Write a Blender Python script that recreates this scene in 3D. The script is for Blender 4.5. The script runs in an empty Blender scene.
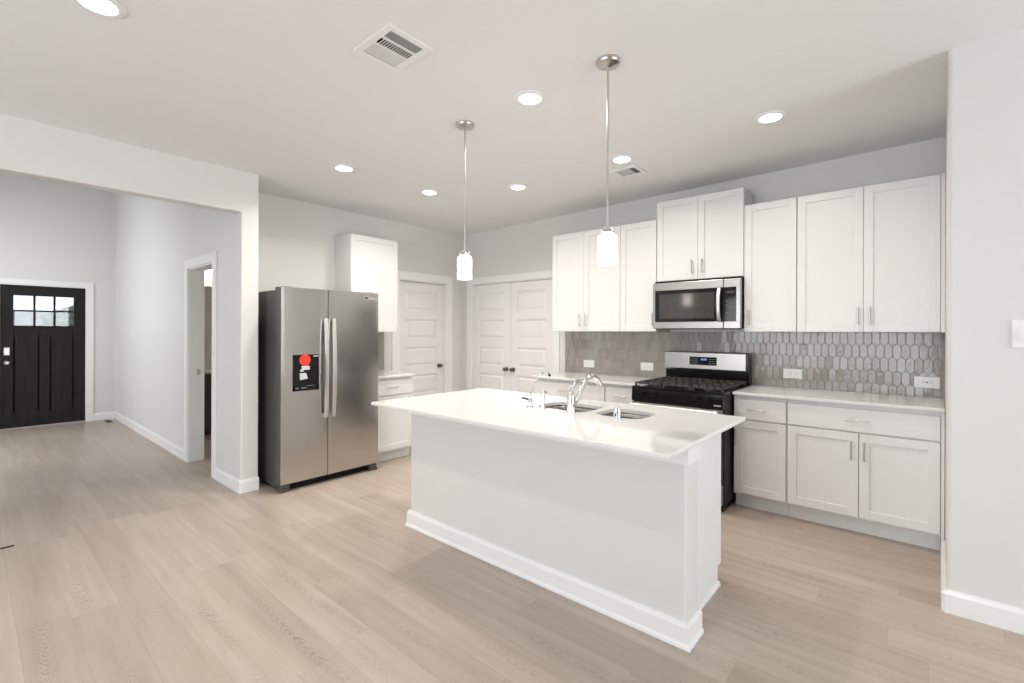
import bpy, bmesh, math, random
from mathutils import Vector, Matrix
random.seed(7)
PI = math.pi
scene = bpy.context.scene
C = scene.collection

# ------------------------------------------------------------------ camera
TH, ROLL, CAMH = 0.7106, 0.0031, 1.3879
FPX, CX, CY = 468.97, 512.435, 331.645
F = Vector((-math.sin(TH), math.cos(TH), 0)); R0 = Vector((math.cos(TH), math.sin(TH), 0)); D0 = Vector((0, 0, -1))
RX = R0*math.cos(ROLL) - D0*math.sin(ROLL); DY = R0*math.sin(ROLL) + D0*math.cos(ROLL)
cd = bpy.data.cameras.new('camera'); cam = bpy.data.objects.new('camera', cd); C.objects.link(cam)
cd.sensor_fit = 'HORIZONTAL'; cd.sensor_width = 36.0; cd.lens = FPX/1024*36
cd.shift_x = -(CX-512)/1024; cd.shift_y = (CY-341.5)/1024
cd.clip_start = 0.05; cd.clip_end = 300
m = Matrix.Identity(4)
for i in range(3):
    m[i][0] = RX[i]; m[i][1] = -DY[i]; m[i][2] = -F[i]
m[2][3] = CAMH
cam.matrix_world = m
scene.camera = cam

# ------------------------------------------------------------------ world, exposure, daylight
vs = scene.view_settings
vs.view_transform = 'Standard'; vs.look = 'None'; vs.gamma = 1.0; vs.use_curve_mapping = False
vs.exposure = 0.0
w = bpy.data.worlds.new('sky'); scene.world = w; w.use_nodes = True
bg = w.node_tree.nodes['Background']; bg.inputs[0].default_value = (0.74, 0.85, 1.0, 1); bg.inputs[1].default_value = 1.5

def area(name, loc, rot, sx, sy, power, color=(1, 1, 1), spread=180, shape='RECTANGLE'):
    l = bpy.data.lights.new(name, 'AREA'); l.shape = shape; l.size = sx; l.size_y = sy
    l.energy = power; l.color = color; l.spread = math.radians(spread)
    o = bpy.data.objects.new(name, l); C.objects.link(o); o.location = loc; o.rotation_euler = rot
    return o
DAY = (0.96, 1.0, 1.03)
P_RIGHT, P_REAR, P_FOYER, P_DOWN = 132, 138, 60, 10.0
area('daylight_right', (4.80, 1.95, 1.35), (0, PI/2+0.3, 0), 2.1, 2.1, P_RIGHT, DAY)          # window_1, faces -X
area('daylight_rear', (-1.5, -4.15, 1.25), (PI/2+0.3, 0, 0), 4.4, 2.1, P_REAR, DAY)            # window_2, faces +Y
area('daylight_foyer', (-7.6, -0.95, 1.9), (PI/2-0.55, 0, 0.35), 2.4, 2.6, P_FOYER, (0.97, 0.99, 1.0))  # window_3, faces +Y

# ------------------------------------------------------------------ materials
MATS = {}
def principled(name, color, rough=0.5, metal=0.0, **kw):
    mt = bpy.data.materials.new(name); mt.use_nodes = True
    b = mt.node_tree.nodes['Principled BSDF']
    b.inputs['Base Color'].default_value = (*color, 1); b.inputs['Roughness'].default_value = rough; b.inputs['Metallic'].default_value = metal
    for k, v in kw.items(): b.inputs[k].default_value = v
    MATS[name] = mt
    return mt
def nd(mt, t, **props):
    n = mt.node_tree.nodes.new(t)
    for k, v in props.items(): setattr(n, k, v)
    return n
def lk(mt, a, b): mt.node_tree.links.new(a, b)
def pos(mt, scale=(1, 1, 1)):
    g = nd(mt, 'ShaderNodeTexCoord'); mp = nd(mt, 'ShaderNodeMapping'); mp.inputs['Scale'].default_value = scale
    lk(mt, g.outputs['Object'], mp.inputs['Vector']); return mp.outputs['Vector']
def add_bump(mt, scale, strength, dist=0.002, detail=3):
    n = nd(mt, 'ShaderNodeTexNoise'); n.inputs['Scale'].default_value = scale; n.inputs['Detail'].default_value = detail
    lk(mt, pos(mt), n.inputs['Vector'])
    b = nd(mt, 'ShaderNodeBump'); b.inputs['Strength'].default_value = strength; b.inputs['Distance'].default_value = dist
    lk(mt, n.outputs['Fac'], b.inputs['Height']); lk(mt, b.outputs['Normal'], mt.node_tree.nodes['Principled BSDF'].inputs['Normal'])
def add_mottle(mt, c1, c2, scale, detail=4):
    n = nd(mt, 'ShaderNodeTexNoise'); n.inputs['Scale'].default_value = scale; n.inputs['Detail'].default_value = detail
    lk(mt, pos(mt), n.inputs['Vector'])
    r = nd(mt, 'ShaderNodeValToRGB'); r.color_ramp.elements[0].position = 0.35; r.color_ramp.elements[1].position = 0.65
    r.color_ramp.elements[0].color = (*c1, 1); r.color_ramp.elements[1].color = (*c2, 1)
    lk(mt, n.outputs['Fac'], r.inputs['Fac']); lk(mt, r.outputs['Color'], mt.node_tree.nodes['Principled BSDF'].inputs['Base Color'])

WALL = principled('wall_paint', (0.71, 0.70, 0.68), 0.42); add_bump(WALL, 90, 0.05, 0.001)
FOYERWALL = WALL
CEIL = principled('ceiling_paint', (0.81, 0.81, 0.81), 0.9); add_bump(CEIL, 60, 0.08, 0.001)
TRIM = principled('trim_white', (0.83, 0.83, 0.82), 0.35); add_bump(TRIM, 40, 0.02, 0.001)
CAB = principled('cabinet_white', (0.775, 0.77, 0.76), 0.38); add_bump(CAB, 50, 0.02, 0.001)
CABIN = principled('cabinet_gap', (0.30, 0.29, 0.28), 0.6); add_mottle(CABIN, (0.28, 0.27, 0.26), (0.32, 0.31, 0.30), 8)
DOORW = principled('door_white', (0.80, 0.79, 0.77), 0.4); add_bump(DOORW, 60, 0.03, 0.001)
QUARTZ = principled('quartz', (0.84, 0.83, 0.80), 0.055); add_mottle(QUARTZ, (0.755, 0.75, 0.735), (0.785, 0.78, 0.765), 60, 6)
CHROME = principled('chrome', (0.80, 0.81, 0.82), 0.07, 1.0); add_bump(CHROME, 8, 0.01, 0.001)
NICKEL = principled('brushed_nickel', (0.58, 0.56, 0.53), 0.28, 1.0); add_bump(NICKEL, 300, 0.05, 0.0005)
DNICKEL = principled('dark_nickel', (0.24, 0.22, 0.20), 0.3, 1.0); add_bump(DNICKEL, 200, 0.05, 0.0005)
BLACK = principled('black_enamel', (0.006, 0.006, 0.006), 0.10, **{'Specular IOR Level': 0.22}); add_bump(BLACK, 30, 0.01, 0.0005)
BGLASS = principled('black_glass', (0.009, 0.0085, 0.008), 0.05, **{'Specular IOR Level': 0.3}); add_bump(BGLASS, 5, 0.004, 0.0005)
MGLASS = principled('oven_window', (0.045, 0.04, 0.036), 0.10); add_mottle(MGLASS, (0.040, 0.036, 0.032), (0.05, 0.045, 0.04), 14)
DGREY = principled('dark_grey_paint', (0.075, 0.07, 0.066), 0.38); add_bump(DGREY, 180, 0.05, 0.0008)
IRON = principled('cast_iron', (0.05, 0.046, 0.042), 0.5); add_bump(IRON, 250, 0.2, 0.001)
DARKP = principled('dark_plastic', (0.010, 0.010, 0.010), 0.4, **{'Specular IOR Level': 0.2}); add_bump(DARKP, 120, 0.05, 0.0005)
GREYP = principled('grey_plastic', (0.42, 0.42, 0.41), 0.4); add_bump(GREYP, 120, 0.05, 0.0005)
SILVERP = principled('light_plastic', (0.62, 0.61, 0.60), 0.35); add_bump(SILVERP, 120, 0.05, 0.0005)
WPLAS = principled('white_plastic', (0.84, 0.84, 0.83), 0.3); add_bump(WPLAS, 60, 0.01, 0.0005)
RED = principled('red_paper', (0.80, 0.035, 0.012), 0.5); add_bump(RED, 80, 0.03, 0.0005)
BROWN = principled('vanity_wood', (0.09, 0.065, 0.05), 0.45)
MIRROR = principled('mirror', (0.75, 0.74, 0.72), 0.04, 1.0); add_bump(MIRROR, 3, 0.002, 0.0005)
GRASS = principled('pale_paving', (0.42, 0.42, 0.42), 0.9); add_mottle(GRASS, (0.38, 0.38, 0.38), (0.46, 0.46, 0.46), 3)
LEAF = principled('leaves', (0.07, 0.10, 0.06), 0.8); add_mottle(LEAF, (0.05, 0.08, 0.045), (0.10, 0.13, 0.08), 2)
BARK = principled('bark', (0.10, 0.07, 0.05), 0.9); add_mottle(BARK, (0.08, 0.06, 0.04), (0.13, 0.09, 0.07), 6)
BRICKW = principled('house_wall', (0.35, 0.30, 0.27), 0.8)
ROOF = principled('roof_shingle', (0.13, 0.12, 0.12), 0.85); add_mottle(ROOF, (0.11, 0.10, 0.10), (0.16, 0.15, 0.15), 4)

def stainless(name, axis_scale, col=(0.60, 0.59, 0.57), rough=0.30):
    mt = principled(name, col, rough, 1.0)
    b = mt.node_tree.nodes['Principled BSDF']
    n = nd(mt, 'ShaderNodeTexNoise'); n.inputs['Scale'].default_value = 1.0; n.inputs['Detail'].default_value = 2
    lk(mt, pos(mt, axis_scale), n.inputs['Vector'])
    r = nd(mt, 'ShaderNodeMapRange'); r.inputs['To Min'].default_value = rough-0.05; r.inputs['To Max'].default_value = rough+0.06
    lk(mt, n.outputs['Fac'], r.inputs['Value']); lk(mt, r.outputs['Result'], b.inputs['Roughness'])
    bp = nd(mt, 'ShaderNodeBump'); bp.inputs['Strength'].default_value = 0.02; bp.inputs['Distance'].default_value = 0.0004
    lk(mt, n.outputs['Fac'], bp.inputs['Height']); lk(mt, bp.outputs['Normal'], b.inputs['Normal'])
    return mt
STEEL = stainless('stainless_steel', (3, 3, 900), (0.55, 0.54, 0.53), 0.19)
STEEL2 = stainless('stainless_trim', (3, 3, 900), (0.40, 0.388, 0.37), 0.30)
STEELH = stainless('stainless_handle', (3, 3, 900), (0.78, 0.77, 0.75), 0.34)
SINKST = stainless('sink_steel', (600, 4, 4), (0.25, 0.24, 0.23), 0.34)

def emit(name, color, strength):
    mt = bpy.data.materials.new(name); mt.use_nodes = True; nt = mt.node_tree; nt.nodes.clear()
    o = nt.nodes.new('ShaderNodeOutputMaterial'); e = nt.nodes.new('ShaderNodeEmission')
    e.inputs[0].default_value = (*color, 1); e.inputs[1].default_value = strength
    nt.links.new(e.outputs[0], o.inputs[0]); return mt
LENS = emit('lamp_lens', (1.0, 0.985, 0.96), 12.0)
SHADE = emit('opal_shade', (1.0, 0.94, 0.86), 14.0)
BLUE = emit('clock_digits', (0.35, 0.55, 1.0), 1.6)
SHADEB = emit('shade_opening', (1.0, 0.94, 0.86), 4.0)
VLAMP = emit('vanity_glow', (1.0, 0.90, 0.74), 22.0)

def pane_glass():
    mt = bpy.data.materials.new('pane_glass'); mt.use_nodes = True; nt = mt.node_tree; nt.nodes.clear()
    o = nt.nodes.new('ShaderNodeOutputMaterial'); t = nt.nodes.new('ShaderNodeBsdfTransparent'); g = nt.nodes.new('ShaderNodeBsdfGlossy')
    g.inputs['Roughness'].default_value = 0.03; mx = nt.nodes.new('ShaderNodeMixShader'); fr = nt.nodes.new('ShaderNodeFresnel'); fr.inputs['IOR'].default_value = 1.45
    nt.links.new(fr.outputs[0], mx.inputs[0]); nt.links.new(t.outputs[0], mx.inputs[1]); nt.links.new(g.outputs[0], mx.inputs[2]); nt.links.new(mx.outputs[0], o.inputs[0])
    return mt
GLASS = pane_glass()

def door_dark():
    mt = principled('dark_stained_door', (0.012, 0.010, 0.010), 0.5, **{'Specular IOR Level': 0.22})
    n = nd(mt, 'ShaderNodeTexNoise'); n.inputs['Scale'].default_value = 1; n.inputs['Detail'].default_value = 5
    lk(mt, pos(mt, (40, 60, 3)), n.inputs['Vector'])
    r = nd(mt, 'ShaderNodeValToRGB'); r.color_ramp.elements[0].color = (0.008, 0.007, 0.007, 1); r.color_ramp.elements[1].color = (0.020, 0.017, 0.016, 1)
    r.color_ramp.elements[0].position = 0.3; r.color_ramp.elements[1].position = 0.7
    lk(mt, n.outputs['Fac'], r.inputs['Fac']); lk(mt, r.outputs['Color'], mt.node_tree.nodes['Principled BSDF'].inputs['Base Color'])
    return mt
DOORD = door_dark()

def tile_mat():
    mt = principled('picket_tile', (0.2, 0.18, 0.16), 0.08)
    a = nd(mt, 'ShaderNodeAttribute', attribute_name='tile')
    r = nd(mt, 'ShaderNodeValToRGB'); e = r.color_ramp.elements
    e[0].color = (0.275, 0.247, 0.220, 1); e[1].color = (0.40, 0.375, 0.35, 1)
    m1 = e.new(0.4); m1.color = (0.33, 0.30, 0.27, 1); m2 = e.new(0.7); m2.color = (0.35, 0.333, 0.312, 1)
    n = nd(mt, 'ShaderNodeTexNoise'); n.inputs['Scale'].default_value = 1; n.inputs['Detail'].default_value = 4
    lk(mt, pos(mt, (70, 70, 9)), n.inputs['Vector'])
    mx = nd(mt, 'ShaderNodeMath', operation='MULTIPLY_ADD'); mx.inputs[1].default_value = 0.5
    ad = nd(mt, 'ShaderNodeMath', operation='MULTIPLY_ADD'); ad.inputs[1].default_value = 0.5; 
    lk(mt, a.outputs['Fac'], ad.inputs[0]); ad.inputs[2].default_value = 0.0
    lk(mt, n.outputs['Fac'], mx.inputs[0]); lk(mt, ad.outputs[0], mx.inputs[2]); lk(mt, mx.outputs[0], r.inputs['Fac'])
    b = mt.node_tree.nodes['Principled BSDF']; lk(mt, r.outputs['Color'], b.inputs['Base Color'])
    n2 = nd(mt, 'ShaderNodeTexNoise'); n2.inputs['Scale'].default_value = 45; lk(mt, pos(mt), n2.inputs['Vector'])
    bp = nd(mt, 'ShaderNodeBump'); bp.inputs['Strength'].default_value = 0.6; bp.inputs['Distance'].default_value = 0.002
    lk(mt, n2.outputs['Fac'], bp.inputs['Height']); lk(mt, bp.outputs['Normal'], b.inputs['Normal'])
    return mt
TILE = tile_mat()
GROUT = principled('grout', (0.38, 0.355, 0.33), 0.8); add_mottle(GROUT, (0.36, 0.335, 0.31), (0.40, 0.375, 0.35), 60)

def floor_mat():
    mt = principled('oak_plank_floor', (0.5, 0.4, 0.33), 0.36)
    b = mt.node_tree.nodes['Principled BSDF']
    W, L = 0.18, 1.25
    g = nd(mt, 'ShaderNodeNewGeometry'); s = nd(mt, 'ShaderNodeSeparateXYZ'); lk(mt, g.outputs['Position'], s.inputs[0])
    def M(op, a, bb=None, c=None):
        n = nd(mt, 'ShaderNodeMath', operation=op)
        for i, v in enumerate((a, bb, c)):
            if v is None: continue
            if isinstance(v, (int, float)): n.inputs[i].default_value = v
            else: lk(mt, v, n.inputs[i])
        return n.outputs[0]
    X, Y = s.outputs[0], s.outputs[1]
    yv = M('DIVIDE', M('ADD', Y, 0.03+18), W); row = M('FLOOR', yv); fy = M('FRACT', yv)
    wn = nd(mt, 'ShaderNodeTexWhiteNoise', noise_dimensions='1D'); lk(mt, row, wn.inputs['W'])
    xv = M('ADD', M('DIVIDE', X, L), M('MULTIPLY', wn.outputs['Value'], 7.0)); col = M('FLOOR', xv); fx = M('FRACT', xv)
    cb = nd(mt, 'ShaderNodeCombineXYZ'); lk(mt, row, cb.inputs[0]); lk(mt, col, cb.inputs[1])
    w2 = nd(mt, 'ShaderNodeTexWhiteNoise', noise_dimensions='3D'); lk(mt, cb.outputs[0], w2.inputs['Vector'])
    rnd = w2.outputs['Value']
    s2 = nd(mt, 'ShaderNodeSeparateColor'); lk(mt, w2.outputs['Color'], s2.inputs[0])
    # cathedral grain: parabolic arcs along the middle of each plank, ragged by fine noise
    c2 = nd(mt, 'ShaderNodeCombineXYZ'); lk(mt, M('MULTIPLY_ADD', rnd, 40.0, M('MULTIPLY', X, 2.2)), c2.inputs[0]); lk(mt, M('MULTIPLY', Y, 9.0), c2.inputs[1])
    n1 = nd(mt, 'ShaderNodeTexNoise'); n1.inputs['Scale'].default_value = 1.0; n1.inputs['Detail'].default_value = 2; lk(mt, c2.outputs[0], n1.inputs['Vector'])
    c3 = nd(mt, 'ShaderNodeCombineXYZ'); lk(mt, M('MULTIPLY', X, 40.0), c3.inputs[0]); lk(mt, M('MULTIPLY', Y, 120.0), c3.inputs[1]); lk(mt, M('MULTIPLY', rnd, 50.0), c3.inputs[2])
    n2 = nd(mt, 'ShaderNodeTexNoise'); n2.inputs['Scale'].default_value = 1.0; n2.inputs['Detail'].default_value = 3; lk(mt, c3.outputs[0], n2.inputs['Vector'])
    dd = M('ADD', M('SUBTRACT', fy, M('MULTIPLY_ADD', s2.outputs[1], 0.4, 0.3)), M('MULTIPLY', M('SUBTRACT', n1.outputs['Fac'], 0.5), 0.45))
    dirn = M('SUBTRACT', M('MULTIPLY', M('GREATER_THAN', s2.outputs[0], 0.5), 2.0), 1.0)
    v = M('ADD', M('MULTIPLY', M('MULTIPLY', X, dirn), 22.0), M('MULTIPLY', M('MULTIPLY', dd, dd), 95.0))
    v = M('ADD', v, M('ADD', M('MULTIPLY', n1.outputs['Fac'], 7.0), M('MULTIPLY', n2.outputs['Fac'], 0.9)))
    ring = M('POWER', M('MULTIPLY_ADD', M('SINE', M('MULTIPLY', v, 6.2832)), 0.5, 0.5), 1.6)
    c4 = nd(mt, 'ShaderNodeCombineXYZ'); lk(mt, M('MULTIPLY_ADD', rnd, 20.0, M('MULTIPLY', X, 1.6)), c4.inputs[0]); lk(mt, M('MULTIPLY', s2.outputs[2], 30.0), c4.inputs[2])
    n3 = nd(mt, 'ShaderNodeTexNoise'); n3.inputs['Scale'].default_value = 1.0; n3.inputs['Detail'].default_value = 1; lk(mt, c4.outputs[0], n3.inputs['Vector'])
    mask = nd(mt, 'ShaderNodeMapRange'); mask.inputs['From Min'].default_value = 0.38; mask.inputs['From Max'].default_value = 0.62; lk(mt, n3.outputs['Fac'], mask.inputs['Value'])
    cen = nd(mt, 'ShaderNodeMapRange'); cen.inputs['From Min'].default_value = 0.30; cen.inputs['From Max'].default_value = 0.08; lk(mt, M('ABSOLUTE', dd), cen.inputs['Value'])
    fine = nd(mt, 'ShaderNodeMapRange'); fine.inputs['From Min'].default_value = 0.3; fine.inputs['From Max'].default_value = 0.6; lk(mt, n2.outputs['Fac'], fine.inputs['Value'])
    ring = M('MULTIPLY', M('MULTIPLY', ring, cen.outputs['Result']), fine.outputs['Result'])
    # base tone per plank plus soft streaks
    c5 = nd(mt, 'ShaderNodeCombineXYZ'); lk(mt, M('MULTIPLY', X, 1.6), c5.inputs[0]); lk(mt, M('MULTIPLY', Y, 22.0), c5.inputs[1]); lk(mt, M('MULTIPLY', rnd, 90.0), c5.inputs[2])
    n4 = nd(mt, 'ShaderNodeTexNoise'); n4.inputs['Scale'].default_value = 1.0; n4.inputs['Detail'].default_value = 4; lk(mt, c5.outputs[0], n4.inputs['Vector'])
    tone = M('MULTIPLY_ADD', M('SUBTRACT', n4.outputs['Fac'], 0.5), 0.95, M('MULTIPLY_ADD', rnd, 0.32, 0.34))
    r = nd(mt, 'ShaderNodeValToRGB'); e = r.color_ramp.elements
    e[0].position = 0.05; e[0].color = (0.36, 0.290, 0.238, 1); e[1].position = 0.95; e[1].color = (0.53, 0.455, 0.395, 1)
    k = e.new(0.5); k.color = (0.445, 0.367, 0.308, 1)
    lk(mt, tone, r.inputs['Fac'])
    gm = M('MULTIPLY', M('MULTIPLY', ring, mask.outputs['Result']), 0.62)
    mx = nd(mt, 'ShaderNodeMix', data_type='RGBA'); lk(mt, gm, mx.inputs['Factor']); lk(mt, r.outputs['Color'], mx.inputs['A']); mx.inputs['B'].default_value = (0.235, 0.178, 0.140, 1)
    # seams
    ey = M('MULTIPLY', M('MINIMUM', fy, M('SUBTRACT', 1.0, fy)), W); ex = M('MULTIPLY', M('MINIMUM', fx, M('SUBTRACT', 1.0, fx)), L)
    seam = M('LESS_THAN', M('MINIMUM', ey, ex), 0.0011)
    mx2 = nd(mt, 'ShaderNodeMix', data_type='RGBA'); lk(mt, M('MULTIPLY', seam, 0.35), mx2.inputs['Factor']); lk(mt, mx.outputs['Result'], mx2.inputs['A']); mx2.inputs['B'].default_value = (0.22, 0.16, 0.12, 1)
    lk(mt, mx2.outputs['Result'], b.inputs['Base Color'])
    rr = M('MULTIPLY_ADD', n2.outputs['Fac'], 0.10, 0.33); lk(mt, rr, b.inputs['Roughness'])
    bp = nd(mt, 'ShaderNodeBump'); bp.inputs['Strength'].default_value = 0.08; bp.inputs['Distance'].default_value = 0.001
    lk(mt, n2.outputs['Fac'], bp.inputs['Height']); lk(mt, bp.outputs['Normal'], b.inputs['Normal'])
    return mt
FLOORM = floor_mat()

# ------------------------------------------------------------------ mesh helpers
class MB:
    """collects shapes and links them as ONE mesh object"""
    def __init__(s): s.bm = bmesh.new(); s.mats = []; s.cur = 0
    def mat(s, m):
        if m not in s.mats: s.mats.append(m)
        s.cur = s.mats.index(m); return s
    def _merge(s, b, smooth=False):
        for f in b.faces: f.material_index = s.cur; f.smooth = smooth
        me = bpy.data.meshes.new('tmp'); b.to_mesh(me); b.free(); s.bm.from_mesh(me); bpy.data.meshes.remove(me)
    def box(s, x0, x1, y0, y1, z0, z1, bev=0.0, seg=2):
        b = bmesh.new(); bmesh.ops.create_cube(b, size=1)
        for v in b.verts: v.co = Vector(((x0+x1)/2 + v.co.x*(x1-x0), (y0+y1)/2 + v.co.y*(y1-y0), (z0+z1)/2 + v.co.z*(z1-z0)))
        if bev: bmesh.ops.bevel(b, geom=b.edges[:], offset=bev, segments=seg, affect='EDGES', profile=0.5)
        s._merge(b, False); return s
    def prism(s, pts, axis, a0, a1, bev=0.0):
        """pts: 2-D outline; axis the extrusion axis. x->(y,z) y->(x,z) z->(x,y)"""
        b = bmesh.new()
        def P(p, a): return {'x': (a, p[0], p[1]), 'y': (p[0], a, p[1]), 'z': (p[0], p[1], a)}[axis]
        v0 = [b.verts.new(P(p, a0)) for p in pts]; v1 = [b.verts.new(P(p, a1)) for p in pts]
        b.faces.new(v0); b.faces.new(v1[::-1]); n = len(pts)
        for i in range(n): b.faces.new((v0[i], v1[i], v1[(i+1) % n], v0[(i+1) % n]))
        bmesh.ops.recalc_face_normals(b, faces=b.faces[:])
        if bev: bmesh.ops.bevel(b, geom=b.edges[:], offset=bev, segments=2, affect='EDGES', profile=0.5)
        s._merge(b); return s
    def lathe(s, prof, c=(0, 0, 0), axis='z', n=32, smooth=True):
        """prof: (radius, height) list; closed with caps where radius > 0"""
        b = bmesh.new(); rings = []
        def P(r, a, h):
            u, v = r*math.cos(a), r*math.sin(a)
            q = {'z': (u, v, h), 'y': (u, h, v), 'x': (h, u, v)}[axis]
            return (q[0]+c[0], q[1]+c[1], q[2]+c[2])
        for r, h in prof:
            rings.append([b.verts.new(P(r, 2*PI*i/n, h)) for i in range(n)] if r > 1e-6 else [b.verts.new(P(0, 0, h))])
        for A, B in zip(rings, rings[1:]):
            for i in range(n):
                j = (i+1) % n
                if len(A) == 1 and len(B) == 1: continue
                if len(A) == 1: b.faces.new((A[0], B[j], B[i]))
                elif len(B) == 1: b.faces.new((A[i], A[j], B[0]))
                else: b.faces.new((A[i], A[j], B[j], B[i]))
        for Rg in (rings[0], rings[-1]):
            if len(Rg) > 1: b.faces.new(Rg)
        bmesh.ops.recalc_face_normals(b, faces=b.faces[:])
        s._merge(b, smooth); return s
    def tube(s, pts, rad, n=12, caps=True, flat=None):
        """swept round tube along pts; rad number or list; flat=(sx,sy) squashes the section"""
        b = bmesh.new(); pts = [Vector(p) for p in pts]; N = len(pts)
        rads = rad if isinstance(rad, (list, tuple)) else [rad]*N
        rings = []; up = None
        for i, p in enumerate(pts):
            t = (pts[min(i+1, N-1)] - pts[max(i-1, 0)]).normalized()
            if up is None:
                up = Vector((0, 0, 1)) if abs(t.z) < 0.9 else Vector((1, 0, 0))
            u = t.cross(up).normalized(); up = u.cross(t).normalized()
            fx, fy = flat or (1, 1)
            rings.append([b.verts.new(p + u*math.cos(2*PI*k/n)*rads[i]*fx + up*math.sin(2*PI*k/n)*rads[i]*fy) for k in range(n)])
        for A, B in zip(rings, rings[1:]):
            for i in range(n): b.faces.new((A[i], A[(i+1) % n], B[(i+1) % n], B[i]))
        if caps: b.faces.new(rings[0]); b.faces.new(rings[-1])
        bmesh.ops.recalc_face_normals(b, faces=b.faces[:])
        s._merge(b, True); return s
    def build(s, name, mat=None, parent=None):
        me = bpy.data.meshes.new(name); s.bm.to_mesh(me); s.bm.free()
        for m_ in (s.mats or [mat]): me.materials.append(m_)
        o = bpy.data.objects.new(name, me); C.objects.link(o)
        if parent: o.parent = parent
        if any(p.use_smooth for p in me.polygons):
            md = o.modifiers.new('edges', 'EDGE_SPLIT'); md.split_angle = math.radians(38)
        return o

def smooth_path(pts, k=8):
    pts = [Vector(p) for p in pts]; out = []
    P = [pts[0]*2-pts[1]] + pts + [pts[-1]*2-pts[-2]]
    for i in range(1, len(P)-2):
        for j in range(k):
            t = j/k; a, b, c, d = P[i-1], P[i], P[i+1], P[i+2]
            out.append(0.5*((2*b) + (c-a)*t + (2*a-5*b+4*c-d)*t*t + (3*b-a-3*c+d)*t**3))
    out.append(pts[-1]); return out

def tag(o, label, cat, group=None, kind=None):
    o['label'] = label; o['category'] = cat
    if group: o['group'] = group
    if kind: o['kind'] = kind
    return o
def thing(name, label, cat, loc=(0, 0, 0), rz=0.0, group=None):
    o = bpy.data.objects.new(name, None); C.objects.link(o); o.empty_display_size = 0.1
    o.location = loc; o.rotation_euler = (0, 0, rz)
    return tag(o, label, cat, group)
def struct(o, label=None, cat=None):
    o['kind'] = 'structure'
    if label: o['label'] = label; o['category'] = cat
    return o
def dup(root, loc, label, rz=None):
    r = root.copy(); C.objects.link(r); r.location = loc; r['label'] = label
    if rz is not None: r.rotation_euler = (0, 0, rz)
    for ch in list(root.children):
        c = ch.copy(); C.objects.link(c); c.parent = r
        for g in list(ch.children):
            d = g.copy(); C.objects.link(d); d.parent = c
    return r

# ------------------------------------------------------------------ room shell
ZC = 2.7468; YB = 4.59; XL = -4.885; XA = -4.372; YF = 1.525; XD = -9.59; XR = 0.118; YR = 3.190
SL = 0.011                                   # the ceiling rises a touch towards the right
def ZCX(x): return ZC + SL*(x+4.855)
ZT = ZC + 0.09                               # wall tops, inside the ceiling slab
ZF = 4.4                                     # foyer ceiling
struct(MB().box(-10.2, 5.4, -4.9, 5.0, -0.12, 0).build('floor', FLOORM), 'pale oak plank floor running through kitchen and foyer', 'floor')
struct(MB().prism([(-4.48, ZCX(-4.48)), (5.4, ZCX(5.4)), (5.4, ZC+0.25), (-4.48, ZC+0.25)], 'y', -4.9, 5.0).prism([(-5.0, ZCX(-5.0)), (-4.48, ZCX(-4.48)), (-4.48, ZC+0.25), (-5.0, ZC+0.25)], 'y', YF+0.144, 5.0).build('ceiling', CEIL), 'flat off-white kitchen ceiling with round downlights', 'ceiling')
struct(MB().box(-10.2, -4.49, -1.5, YF+0.14, ZF, ZF+0.12).build('ceiling_foyer', CEIL), 'tall foyer ceiling', 'ceiling')
struct(MB().box(-8.2, -5.0, YF+0.142, 5.0, ZC, ZC+0.25).build('ceiling_powder', CEIL), 'powder room ceiling', 'ceiling')

# back wall with the pantry opening
PX0, PX1, PZ = -4.70, -3.29, 2.045
b = MB(); b.box(-5.0, PX0, YB, YB+0.14, 0, ZT); b.box(PX1, 5.2, YB, YB+0.14, 0, ZT); b.box(PX0, PX1, YB, YB+0.14, PZ, ZT); b.box(PX0-0.1, PX1+0.1, YB+0.14, YB+0.18, 0, PZ+0.1)
struct(b.build('wall_back', WALL), 'greige back wall above the cabinets and double doors', 'wall')
# left (refrigerator) wall with the door opening
DY0, DY1 = 3.50, 4.285
b = MB(); b.box(XL-0.14, XL, YF+0.14, DY0, 0, ZT); b.box(XL-0.14, XL, DY1, YB+0.14, 0, ZT); b.box(XL-0.14, XL, DY0, DY1, PZ, ZT); b.box(XL-0.18, XL-0.14, DY0-0.1, DY1+0.1, 0, PZ+0.1)
struct(b.build('wall_left', WALL), 'greige wall behind the refrigerator', 'wall')
# arch wall: stub, header and the part left of the opening
AT = 0.12; ZA = 2.405; YA0 = -1.25
b = MB()
b.prism([(YA0, ZA), (YF, ZA), (YF, 0), (YF+0.142, 0), (YF+0.142, ZT), (-4.9, ZT), (-4.9, 0), (YA0, 0)], 'x', XA-AT, XA, 0.009)
b.box(XA-AT, XA-AT+0.1, -1.5, YF+0.14, ZC+0.02, ZF)
struct(b.build('wall_arch', WALL), 'pale wall with the wide opening to the foyer', 'wall')
# foyer right wall with the powder room doorway
QX0, QX1, QZ = -5.83, -5.05, 2.045
b = MB(); b.box(XD, QX0, YF, YF+0.14, 0, ZF); b.box(QX1, XA-AT+0.011, YF, YF+0.14, 0, ZC-0.02); b.box(QX1, XA-AT, YF, YF+0.14, ZC-0.02, ZF); b.box(QX0, QX1, YF, YF+0.14, QZ, ZF)
struct(b.build('wall_foyer_right', WALL), 'grey foyer wall with the narrow powder room doorway', 'wall')
# entry wall with the front door opening
EY0, EY1, EZ = 0.275, 1.19, 2.04
b = MB(); b.box(XD-0.16, XD, -1.4, EY0, 0, ZF); b.box(XD-0.16, XD, EY1, YF+0.14, 0, ZF); b.box(XD-0.16, XD, EY0, EY1, EZ, ZF)
struct(b.build('wall_entry', WALL), 'grey entry wall around the dark front door', 'wall')
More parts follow.
